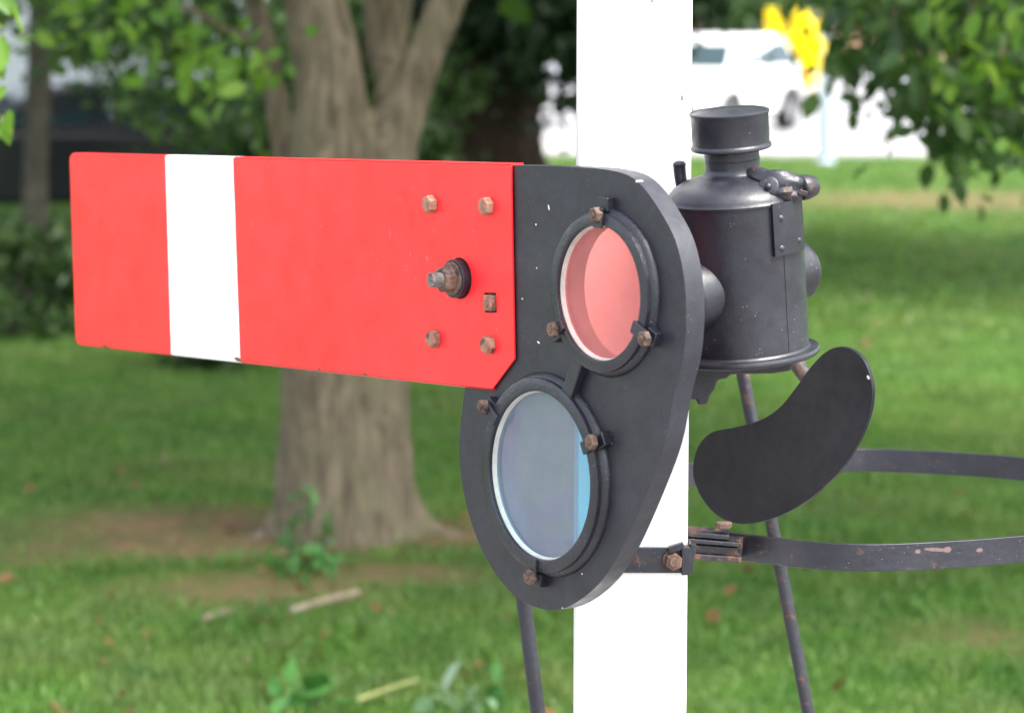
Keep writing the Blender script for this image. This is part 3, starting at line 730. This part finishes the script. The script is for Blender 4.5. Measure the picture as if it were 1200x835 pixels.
r_ = bmesh.ops.extrude_face_region(bm, geom=list(bm.faces)); bmesh.ops.translate(bm, verts=[g for g in r_['geom'] if isinstance(g, bmesh.types.BMVert)], vec=(0, YB-YF, 0))
plate = obj('spectacle_plate', bm, M_plate_blk, arm, bevel=.004, seg=3)
for c, ro, ri in ((uc, uo, ui), (lc, lo_, li)):
    M = Matrix.Translation((c[0], 0, c[1])) @ Matrix.Rotation(R(90), 4, 'X')    # Z of the lathe points to -Y (the front)
    f = -(YF-PR); bk = -YF+.001
    pr_ = [(ri,bk-.012),(ri,f-.0015),(ri+.0015,f),(ro-.004,f),(ro-.0018,f-.0012),(ro-.0015,f-.007),(ro+.0012,f-.0085),(ro+.0035,f-.011),(ro+.0055,bk),(ro+.003,bk-.012)]
    bm = new(); lathe(bm, pr_, 96, M, closed=True)
    ring = obj('lens_ring', bm, M_cast, plate, smooth=True)
    bm = new(); g0 = -(YF-PR+.0105)
    lathe(bm, [(ri-.0002,g0+.0045),(ri-.0016,g0+.0042),(ri-.0026,g0),(ri-.0026,g0-.003),(ri-.0002,g0-.003)], 96, M, closed=True)
    o = obj('putty_bead', bm, M_putty, plate, smooth=True)
def glass_mat(name, tint, dustc, dusta, dirt=.3):
    t = NT(name)
    tr = t.n('ShaderNodeBsdfTransparent'); t.val(tr.inputs[0], tint)
    df = t.n('ShaderNodeBsdfDiffuse'); t.val(df.inputs[0], dustc)
    gl = t.n('ShaderNodeBsdfGlossy'); gl.inputs['Roughness'].default_value = .06
    lwn = t.n('ShaderNodeLayerWeight'); lwn.inputs[0].default_value = .5
    lwo = t.math('ADD', t.math('MULTIPLY', t.math('POWER', lwn.outputs['Facing'], 4.), .9), .04)
    m1 = t.n('ShaderNodeMixShader'); spk = t.math('MULTIPLY', t.math('LESS_THAN', t.voro(190), .10), t.math('GREATER_THAN', t.noise(30,2), .5))
    fac = t.math('MAXIMUM', t.ramp(t.noise(14, 7, .7), .3, .75, dusta*.85, dusta*1.15), t.math('MULTIPLY', spk, .6)); t.l(fac, m1.inputs[0])
    t.l(tr.outputs[0], m1.inputs[1]); t.l(df.outputs[0], m1.inputs[2])
    m2 = t.n('ShaderNodeMixShader'); t.l(lwo, m2.inputs[0]); t.l(m1.outputs[0], m2.inputs[1]); t.l(gl.outputs[0], m2.inputs[2]); t.l(m2.outputs[0], t.out.inputs[0]); return t.m
M_gred = glass_mat('red_glass', (.99,.30,.28), (.72,.22,.22), .46); M_gblue = glass_mat('blue_glass', (.02,.74,.97), (.20,.205,.265), .62)
for c, ri, mt, lb in ((uc, ui, M_gred, 'round red glass lens'), (lc, li, M_gblue, 'round blue green glass lens')):
    bm = new(); M = Matrix.Translation((c[0], YF-PR+.0115, c[1])) @ Matrix.Rotation(R(90), 4, 'X')
    lathe(bm, [(1e-4,0),(ri-.003,0)], 96, M); o = obj('lens', bm, mt, plate, smooth=True); o['label'] = lb
# web between the rings, clips with their bolts
d_ = Vector((uc[0]-lc[0], 0, uc[1]-lc[1])); dl = d_.length; dn = d_.normalized(); mid = Vector((lc[0],0,lc[1])) + dn*(lo_+ (dl-lo_-uo)/2)
Mr = Matrix((( -dn.z,0,dn.x),(0,1,0),(dn.x,0,dn.z)))
bm = new(); mid.y = YF-PR/2+.0015; box(bm, mid, (.022,PR-.001,max(.014,dl-lo_-uo+.014)), Mr); obj('web', bm, M_cast, plate, bevel=.0025)
for c, ro, cl in ((uc, uo, [(695,252),(645,386),(752,397)]), (lc, lo_, [(563,477),(690,518),(618,676)])):
    for i, (px, py) in enumerate(cl):
        x, z = loc(px, py, YF-PR-.010); v = Vector((x-c[0], 0, z-c[1])); rad = v.length; v.normalize()
        tang = Vector((-v.z, 0, v.x)); Mc = Matrix(((tang.x,0,v.x),(tang.y,1,v.y),(tang.z,0,v.z)))
        ctr = Vector((c[0],0,c[1]))
        bm = new()
        box(bm, ctr+v*(ro-.007)+Vector((0,YF-PR-.0018,0)), (.017,.005,.026), Mc)           # tab over the ring
        box(bm, ctr+v*(ro+.010)+Vector((0,YF-.005,0)), (.020,.014,.018), Mc)               # cast lug outside the ring
        clip = obj('lens_clip', bm, M_cast, plate, bevel=.0015)
        bm = new(); hexa(bm, (x, YF-PR-.002, z), (0,-1,0), .0105, .0085, rot=random.uniform(0,1)); rod(bm, (x,YF-PR-.0105,z), (x,YF-PR-.0125,z), .004, 10)
        obj('bolt', bm, M_rust_d, clip, bevel=.0008)
# --- bolts through the arm, spindle ----------------------------------
for px, py in ((503,239),(569,241.5),(507,397),(571,404)):
    x, z = loc(px, py, -.006)
    bm = new(); hexa(bm, (x, .0, z), (0,-1,0), .0125, .0115, rot=random.uniform(.2,.9)); obj('bolt', bm, M_rust, arm, bevel=.001)
x, z = loc(573.5, 355, -.003); bm = new(); Mq = Matrix.Rotation(R(0),3,'Y'); box(bm, (x,-.001,z), (.016,.012,.021), Mq); b_ = obj('square_nut', bm, M_rust, arm, bevel=.0015)
bm = new(); rod(bm, (x,-.007,z), (x,-.0088,z), .0045, 14); obj('bolt_end', bm, M_rust_p, b_, smooth=True)
hx_, hz_ = hole_c
bm = new(); lathe(bm, [(1e-4,.012),(.025,.012),(.026,.011),(.026,-.006),(.0245,-.008),(1e-4,-.008)], 40, Matrix.Translation((hx_,0,hz_)) @ Matrix.Rotation(R(90),4,'X')); sp = obj('spindle', bm, M_blk, arm, smooth=True)
bm = new(); lathe(bm, [(.010,.0122),(.0225,.0122),(.0225,.0152),(.010,.0152)], 32, Matrix.Translation((hx_,0,hz_)) @ Matrix.Rotation(R(90),4,'X'), closed=True); obj('washer', bm, M_rust_d, sp, smooth=True)
bm = new(); hexa(bm, (hx_,-.0153,hz_), (0,-1,0), .0182, .016, rot=.3); obj('nut', bm, M_rust_d, sp, bevel=.001)
bm = new(); pr_ = [(1e-4,.031)]; h_ = .031
for k in range(7): pr_ += [(.0080,h_),(.0100,h_+.0012)]; h_ += .0024
pr_ += [(.009,h_),(1e-4,h_+.001)]
lathe(bm, pr_, 24, Matrix.Translation((hx_,0,hz_)) @ Matrix.Rotation(R(90),4,'X')); obj('stud', bm, rust_metal('stud_steel', (.13,.11,.10), (.24,.21,.19), (.05,.045,.045), .6), sp, smooth=True)
bm = new(); rod(bm, (hx_,.03,hz_), (hx_,.36,hz_), .017, 20); obj('shaft', bm, M_blk_r, sp, smooth=True)

# --- post ----------------------------------------------------------------
PY = 4.31
pL, pR = at(677,300,PY).x, at(809,300,PY).x; pw = pR-pL; pc = (pL+pR)/2
def post_mat():
    t = NT('white_post_paint'); c = t.mix(t.ramp(t.noise(12,5), .4, .7), (.83,.815,.81), (.87,.855,.85))
    sp_ = t.spots([((*(at(799,115,PY)-Vector((pc,PY+pw/2,0)))[:2], at(799,115,PY).z),(.0022,.01,.004),0), ((*(at(750,106,PY)-Vector((pc,PY+pw/2,0)))[:2], at(750,106,PY).z),(.0015,.01,.0013),0), ((*(at(764,2,PY)-Vector((pc,PY+pw/2,0)))[:2], at(764,2,PY).z),(.0025,.01,.002),0)])
    c = t.mix(sp_, c, (.16,.15,.14)); t.pbsdf(c, .45, 0, t.bump(t.noise(40,5), .12, .002), .4); return t.m
post = thing('signal_post', 'square white painted post carrying the signal arm and lamp', 'post', (pc, PY+pw/2, 0))
bm = new(); box(bm, (0,0,1.7), (pw,pw,3.6)); obj('shaft', bm, post_mat(), post, bevel=.004)
bm = new(); box(bm, (0,0,.04), (pw+.16,pw+.16,.1)); obj('footing', bm, M_conc, post, bevel=.01)
bm = new(); lathe(bm, [(1e-4,3.62),(pw*.55,3.5),(pw*.78,3.5),(pw*.3,3.6),(1e-4,3.75)], 4, Matrix.Rotation(R(45),4,'Z')); obj('cap', bm, M_blk, post)
# bearing block that carries the spindle
bp = PIV + U*hx_ + B*.16; bm = new(); box(bm, (bp.x-pc, bp.y-PY-pw/2+.05, bp.z), (.05,.14,.07), Matrix.Rotation(-AZ,3,'Z')); obj('bearing', bm, M_blk, post, bevel=.005)

# --- clamp strap, safety hoop --------------------------------------------
hz = on_z(0,0,0).z
s_c = at(1025,652,4.40); HZ = s_c.z
hoop = thing('safety_hoop', 'black flat iron ladder hoop bolted to the white post, curving out to the right', 'hoop', (pc, PY+pw/2, HZ))
O = Vector((pc, PY+pw/2, HZ))
fr = [on_z(846,637.5,HZ), on_z(883,642,HZ), on_z(937,648.6,HZ), on_z(990,652.4,HZ), on_z(1043,652.6,HZ), on_z(1123,648.6,HZ), on_z(1198,642.7,HZ)]
bk = [on_z(1205,550,HZ), on_z(1150,545,HZ), on_z(1070,540.5,HZ), on_z(1000,539,HZ), on_z(900,544,HZ), on_z(806,556,HZ)]
endx = max(p.x for p in fr+bk)
mid_ = [Vector((endx+.20, 4.62, HZ)), Vector((endx+.27, 4.85, HZ)), Vector((endx+.18, 5.05, HZ))]
tail = [bk[-1]+Vector((-.12,-.10,0)), bk[-1]+Vector((-.2,-.3,0)), Vector((pL-.10, PY+pw+.18, HZ))]
path = smooth_path(fr+mid_+bk+tail, 10)
def strap(bm, path, h, t):
    rows = []
    for i, p in enumerate(path):
        d = (path[min(i+1,len(path)-1)]-path[max(i-1,0)]); d.z = 0; d.normalize(); n_ = Vector((-d.y, d.x, 0))
        rows.append([bm.verts.new(p - O + n_*a*t/2 + Vector((0,0,b*h/2))) for a, b in ((-1,-1),(1,-1),(1,1),(-1,1))])
    for p, q2 in zip(rows, rows[1:]):
        for k in range(4): bm.faces.new((p[k], p[(k+1)%4], q2[(k+1)%4], q2[k]))
    bm.faces.new(rows[0]); bm.faces.new(rows[-1][::-1])
hch = []
for px, py, a_, b2 in [(1098,645,.018,.0025),(1112,646,.006,.004),(1152,649,.006,.004),(1076,646,.004,.003),(1190,643,.004,.003)]:
    p = at(px, py, 4.40)-O; hch.append(((p.x,p.y,p.z),(a_,.05,b2),.1))
t = NT('hoop_paint')
M_hoop = black_paint('hoop_black_paint', chips=hch, chipc=(.12,.075,.072), rust=.05, dust=.9, rough=.42)
bm = new(); strap(bm, path, .038, .006); obj('band', bm, M_hoop, hoop, bevel=.0012)
bm = new()
f0, f1 = at(806,632,4.45), at(868,632,4.44)
for k, (zo, l0, l1, th_, dp) in enumerate([(.0265, -.02, 1.0-.22, .007, .05), (.0175, -.02, 1.0, .006, .055), (-.004, -.02, 1.0, .008, .055), (.006,-.02,.93,.012,.040)]):
    a, b = f0.lerp(f1, l0), f0.lerp(f1, l1); c = (a+b)/2-O; c.z = zo-.002
    box(bm, c+Vector((0,0,0)), ((b-a).length, dp, th_), Matrix.Rotation(R(-4+3*k*.4),3,'Z') @ Matrix.Rotation(R(4),3,'Y'))
box(bm, at(835,640,4.46)-O+Vector((0,.01,0)), (.085,.012,.028), Matrix.Rotation(R(3),3,'Y'))
obj('clamp_plates', bm, M_blk_rr, hoop, bevel=.0015)
bm = new(); p = at(848,616,4.43)-O; hexa(bm, p+Vector((0,0,-.002)), (0,0,1), .012, .008); obj('bolt', bm, M_rust_d, hoop, bevel=.001)
# clamp bar across the post front
bm = new(); zb = at(770,655,PY).z-HZ; a, b = at(664,655,PY).x-pc, at(800,655,PY).x-pc
box(bm, ((a+b)/2, -pw/2-.0045, zb), (b-a, .008, .0345)); 
box(bm, (at(803,655,PY).x-pc, -pw/2-.006, zb+.001), (.012,.028,.038)); box(bm, (at(810,655,PY).x-pc, -pw/2+.002, zb+.004), (.008,.036,.040), Matrix.Rotation(R(6),3,'Y'))
box(bm, (at(792,640,PY).x-pc, -pw/2-.012, zb+.018), (.022,.014,.009), Matrix.Rotation(R(-18),3,'Y'))
bar = obj('post_clamp', bm, M_blk_r, hoop, bevel=.0015)
bm = new(); p = Vector((at(789,655,PY).x-pc, -pw/2-.0085, zb)); lathe(bm, [(1e-4,0),(.0155,0),(.0155,.003),(1e-4,.003)], 24, frame_to(p, (0,-1,0)))
hexa(bm, p+Vector((0,-.003,0)), (0,-1,0), .0125, .010, rot=.4); rod(bm, p+Vector((0,-.012,0)), p+Vector((0,-.018,0)), .0065, 14); obj('bolt', bm, M_rust_d, bar, bevel=.001)

# --- ladder behind ---------------------------------------------------------
LY = 4.78
lad = thing('iron_ladder', 'thin rusty iron ladder rising behind the white post', 'ladder', at(760,835,LY)*1.0)
lad.location.z = 0; OL = Vector(lad.location)
M_stile = black_paint('stile_paint', rust=.15, dust=.9, rough=.5)
def line(p, q_, t): return p.lerp(q_, t)
a1, a2 = at(614,705,LY), at(630.5,835,LY); b1, b2_ = at(868,440,LY-.05), at(945.5,835,LY-.05)
M_stile_r = black_paint('rusty_stile_paint', rust=.28, dust=.9, rough=.5)
def stile(p, q_, r, m):
    d = (q_-p); up = p - d*((2.9-p.z)/(-d.z)) if d.z else p; dn_ = p + d*((0-p.z)/d.z); up = p + d*((at(580,330,LY).z-p.z)/d.z)
    bm = new(); rod(bm, dn_-OL, up-OL, r, 12); return obj('stile', bm, m, lad, smooth=True), dn_, up
s1_, d1, u1 = stile(a1, a2, .0115, M_stile); 
# right stile stops under the lamp bracket
top = at(862,395,LY-.05); d = b2_-b1; dn_ = b1 + d*((0-b1.z)/d.z); bm = new(); rod(bm, dn_-OL, top-OL, .0096, 12); obj('stile', bm, M_stile_r, lad, smooth=True)
for pyr in (392, 632, 872, 1150, 1450, 1800):
    zr = at(800,pyr,LY).z
    if zr < .05: continue
    p = a1 + (a2-a1)*((zr-a1.z)/(a2.z-a1.z)); q_ = b1 + d*((zr-b1.z)/d.z)
    bm = new(); rod(bm, p-OL, q_-OL, .009, 12); obj('rung', bm, M_stile, lad, smooth=True)

# --- backlight blinder -------------------------------------------------------
KY = wl(915,510,.0); 
# its plane lies this far behind the arm's plane
kd = (at(915,505,4.47)-PIV).dot(B)
kp = [(812,545),(818,522),(834,506),(862,500),(890,492),(912,478),(930,457),(948,432),(966,413),(984,406),(1002,412),(1015,428),(1021.5,455),(1018,485),(1006,516),(988,545),(965,570),(938,591),(908,606),(880,613),(858,612),(838,602),(822,583),(813,562)]
kpl = catmull([loc(x, y, kd) for x, y in kp], 6)
kc = (sum(p[0] for p in kpl)/len(kpl), sum(p[1] for p in kpl)/len(kpl))
bl0 = thing('backlight_blinder', 'plain black kidney shaped metal plate hanging below the lamp', 'blinder', PIV + U*kc[0] + B*kd + Vector((0,0,kc[1])), -AZ)
xk, zk = loc(1017.5,442,kd)
M_kid = black_paint('blinder_paint', chips=[((xk-kc[0],0,zk-kc[1]),(.0032,.02,.0022),.6)], dust=.12, rough=.45, lump=.06, lump_scale=25, tone=.7, spec=.25)
bm = new(); prism(bm, [(x-kc[0], z-kc[1]) for x, z in kpl], -.0, .007); obj('plate', bm, M_kid, bl0, bevel=.0012)
bm = new(); x0, z0 = hx_-kc[0], hz_-kc[1]; x1_, z1_ = loc(948,452,kd+.02); rod(bm, (x0,.025,z0), (x1_-kc[0]+.06,.025,z1_-kc[1]-.045), .011, 14)
obj('crank_rod', bm, M_blk_rr, bl0, smooth=True)

# --- lamp --------------------------------------------------------------------
LMY = 4.24
base = at(872, 416, LMY); topc = at(853, 133, LMY)
ax = (topc-base); ax.y = -.085*ax.z; ax.normalize()
lamp = thing('signal_lamp', 'black cylindrical oil lamp with round chimney, right of the white post', 'lamp', base, quat=Vector((0,0,1)).rotation_difference(ax))
m_ = lambda px: px*LMY/F
hgt = lambda py: (416-py)*LMY/F*1.028
M_lamp = black_paint('lamp_black_paint', rust=0, dust=1.0, rough=.40, lump=.22, lump_scale=45, tone=.9); M_lamp_r = black_paint('lamp_rusting_paint', rust=.2, dust=1.0, rough=.4, lump=.3)
rb, rt = m_(77), m_(78.5)
bm = new(); lathe(bm, [(1e-4,0),(m_(87),0),(m_(89),.002),(m_(89.5),.005),(m_(88),.0085),(m_(79),.0095),(rb,.012),(rt,hgt(236)),(rt-.003,hgt(235))], 72); obj('body', bm, M_lamp, lamp, smooth=True)
bm = new(); lathe(bm, [(rt-.002,hgt(236.5)),(rt+.0015,hgt(236.3)),(rt+.0020,hgt(233.5)),(rt+.0004,hgt(232)),(m_(78),hgt(229.5)),(m_(75.5),hgt(224.5)),(m_(70),hgt(219)),(m_(61),hgt(213.5)),(m_(51),hgt(209.8)),(m_(42),hgt(207.3)),(m_(35.5),hgt(205.3)),(m_(32.8),hgt(202.5)),(m_(32),hgt(198)),(m_(32),hgt(190)),(m_(32.6),hgt(189.5)),(m_(32.6),hgt(188.5)),(m_(32),hgt(188)),(m_(32),hgt(174))], 72); lid = obj('lid', bm, M_lamp, lamp, smooth=True)
bm = new(); lathe(bm, [(m_(31),hgt(177)),(m_(45),hgt(177)),(m_(47),hgt(176)),(m_(47.3),hgt(174)),(m_(46.6),hgt(172)),(m_(45),hgt(170.5)),(m_(45),hgt(170)),(m_(45.4),hgt(139)),(m_(46.5),hgt(137)),(m_(47),hgt(135.5)),(m_(46.6),hgt(134)),(m_(45.2),hgt(133.4)),(m_(44),hgt(134.5)),(m_(42),hgt(134)),(m_(25),hgt(131)),(1e-4,hgt(130))], 72); obj('chimney', bm, M_lamp, lamp, smooth=True)
ldir = Vector((-math.sin(AZ), -math.cos(AZ), 0)); zl = hgt(333)
bm = new(); lathe(bm, [(m_(42),0),(m_(42),rb*.80),(m_(42),rb+.010),(m_(41.2),rb+.015),(m_(38),rb+.021),(m_(31),rb+.026),(m_(18),rb+.029),(1e-4,rb+.030)], 56, frame_to(Vector((0,0,zl))+U*m_(5), ldir)); fr_ = obj('lens_tube', bm, M_lamp, lamp, smooth=True)
bm = new(); lathe(bm, [(m_(35),0),(m_(35),rb+.016),(m_(34.2),rb+.021),(m_(31),rb+.026),(m_(22),rb+.030),(1e-4,rb+.032)], 56, frame_to((0,0,hgt(331)), -ldir)); obj('back_lens_tube', bm, M_lamp, lamp, smooth=True)
# seam, hinge strap and latch on the camera side
def cam_dir(deg): return Vector((math.sin(R(deg)), -math.cos(R(deg)), 0))
A0 = R(-90)
bm = new(); lathe(bm, [(rb+.0002,.014),(rb+.0006,.014),(rt+.0006,hgt(238)),(rt+.0002,hgt(238))], 3, None, closed=True, a0=A0+R(39), a1=A0+R(39.5)); obj('seam', bm, M_lamp, lamp)
def px_deg(dx): return math.degrees(math.asin(max(-1,min(1,dx/78.))))
lo_a, hi_a = px_deg(900-864), px_deg(935-864)
bm = new(); lathe(bm, [(rt+.0005,hgt(292)),(rt+.0050,hgt(292)),(rt+.0055,hgt(289)),(rt+.0055,hgt(232.5)),(rt+.0005,hgt(232.5))], 14, None, closed=True, a0=A0+R(lo_a), a1=A0+R(hi_a)); st = obj('hinge_strap', bm, M_lamp, lamp, smooth=True)
bm = new()
for dg, py in ((lo_a+7,284),(hi_a-9,280),(lo_a+8,250)):
    dd = cam_dir(dg); bmesh.ops.create_uvsphere(bm, u_segments=14, v_segments=8, radius=.006, matrix=Matrix.Translation(dd*(rt+.0016)+Vector((0,0,hgt(py)))))
obj('rivet', bm, M_lamp, st, smooth=True)
def lp(px, py, dy):   # a point in the lamp's frame
    Q = Vector((0,0,1)).rotation_difference(ax); return Q.inverted() @ (at(px, py, LMY+dy)-base)
bm = new()
tube(bm, smooth_path([lp(876,204,-.045), lp(887,204,-.058), lp(899,209,-.066), lp(913,213,-.070), lp(928,217,-.064), lp(935,220,-.058)], 5), np.interp(np.linspace(0,5,26), range(6), [.006,.010,.0115,.015,.016,.012]), 14, 4, .10)
tube(bm, smooth_path([lp(880,198,-.035), lp(891,206,-.052), lp(899,217,-.070), lp(905,224,-.074)], 5), np.interp(np.linspace(0,3,16), range(4), [.004,.006,.007,.006]), 12, 5, .05)
tube(bm, smooth_path([lp(903,230,-.074), lp(915,229,-.076), lp(928,231,-.068), lp(934,234,-.060)], 5), np.interp(np.linspace(0,3,16), range(4), [.007,.010,.0125,.009]), 12, 7, .10)
lat = obj('latch', bm, M_lamp_r, lamp, smooth=True)
m = lat.modifiers.new('remesh','REMESH'); m.mode='VOXEL'; m.voxel_size=.0016; m.use_smooth_shade=True
m = lat.modifiers.new('sm','SMOOTH'); m.factor=.5; m.iterations=3
bm = new(); e = lp(901,219,-.083); ed = cam_dir(-20)+Vector((0,0,.35)); lathe(bm, [(1e-4,.003),(.011,.003),(.0135,.001),(.014,-.004),(.012,-.012)], 28, frame_to(e, ed)); bmesh.ops.create_uvsphere(bm, u_segments=14, v_segments=8, radius=.005, matrix=Matrix.Translation(e+ed.normalized()*.003)); obj('latch_eye', bm, M_lamp_r, lat, smooth=True)
bm = new(); tube(bm, smooth_path([lp(905,226,-.082), lp(917,224,-.086), lp(927,223,-.083)],5), np.linspace(.0045,.0055,11), 10, 6, .12); obj('latch_wear', bm, M_blk_rr, lat, smooth=True)
bm = new(); c0, c1 = lp(932,221,-.064), lp(955,218,-.046); L_ = (c1-c0).length
lathe(bm, [(1e-4,0),(.009,0),(.0095,.006),(.0125,.0065),(.0155,.0085),(.0168,.013),(.0162,.019),(.0130,L_-.002),(.006,L_),(1e-4,L_+.0005)], 28, frame_to(c0, c1-c0)); kn = obj('latch_knob', bm, M_blk_r, lat, smooth=True)
cm_ = lp(941,226,-.078); bm = new(); box(bm, cm_, (.011,.004,.007), Matrix.Rotation(R(25),3,'Y')); obj('knob_slot', bm, M_blk_rr, kn, bevel=.001)
# small lug at the far left of the lid
bm = new(); tube(bm, smooth_path([lp(800,224,.03), lp(797,205,.03), lp(796,192,.03)],4), np.linspace(.0075,.0085,9), 14, 2, .03); bmesh.ops.create_uvsphere(bm, u_segments=14, v_segments=8, radius=.0092, matrix=Matrix.Translation(lp(796,193,.03)) @ Matrix.Diagonal((1,1,.6,1))); obj('lid_lug', bm, M_lamp_r, lamp, smooth=True)
# lamp bracket below
lb_ = thing('lamp_bracket', 'black bracket fixed to the post, holding the lamp from below', 'bracket', base)
bm = new(); Q = Vector((0,0,1)).rotation_difference(ax).to_matrix()
box(bm, Q @ Vector((.008,.0,-.0065)), (.085,.07,.010), Q)
obj('seat', bm, M_blk, lb_, bevel=.003)
prf = [(p.x-base.x, p.z-base.z) for p in (at(x, y, LMY-.02) for x, y in [(800,428),(929,426),(927,434),(905,437.5),(856,438.5),(852,443),(841,445),(837,456),(831,464),(829,473),(818,474.5),(816,468),(800,468)])]
bm = new(); prism(bm, prf, -.022, .024); obj('arm', bm, M_blk, lb_, bevel=.003)
bm = new(); box(bm, ((pR+.004-base.x), PY+.05-base.y, -.035), (.010,.10,.05)); box(bm, ((pR+.012-base.x), .045, -.035), (.02,.05,.03)); obj('stay', bm, M_blk, lb_, bevel=.003)

# ------------------------------------------------------------------ light
SUN_EL, SUN_AZ = R(57), R(128)       # azimuth from +Y towards +X: high, over the viewer's right shoulder, veiled
w = bpy.data.worlds.new('World'); S.world = w; w.use_nodes = True
nt_ = w.node_tree; bg = nt_.nodes['Background']; sky = nt_.nodes.new('ShaderNodeTexSky')
sky.sky_type = 'NISHITA'; sky.sun_disc = False; sky.sun_elevation = SUN_EL; sky.sun_rotation = SUN_AZ
sky.air_density = 1.0; sky.dust_density = 3.0; sky.ozone_density = 1.0
hs_ = nt_.nodes.new('ShaderNodeHueSaturation'); hs_.inputs['Saturation'].default_value = .42
nt_.links.new(sky.outputs[0], hs_.inputs['Color']); nt_.links.new(hs_.outputs[0], bg.inputs[0]); bg.inputs[1].default_value = .15
sd = bpy.data.lights.new('sun', 'SUN'); sd.energy = 1.7; sd.angle = R(20); sd.color = (1,.95,.88)
so = bpy.data.objects.new('sun', sd); COL.objects.link(so)
dirv = Vector((math.sin(SUN_AZ)*math.cos(SUN_EL), math.cos(SUN_AZ)*math.cos(SUN_EL), math.sin(SUN_EL)))
so.rotation_mode = 'QUATERNION'; so.rotation_quaternion = Vector((0,0,1)).rotation_difference(dirv); so.location = (0,0,30)
vs_ = S.view_settings; vs_.view_transform = 'Standard'; vs_.look = 'None'; vs_.exposure = 2.28; vs_.gamma = 1; vs_.use_curve_mapping = False
S.render.engine = 'CYCLES'
try:
    S.cycles.use_denoising = True; S.cycles.denoiser = 'OPENIMAGEDENOISE'
except Exception: pass
S.cycles.max_bounces = 8; S.cycles.transparent_max_bounces = 12; S.cycles.sample_clamp_indirect = 8
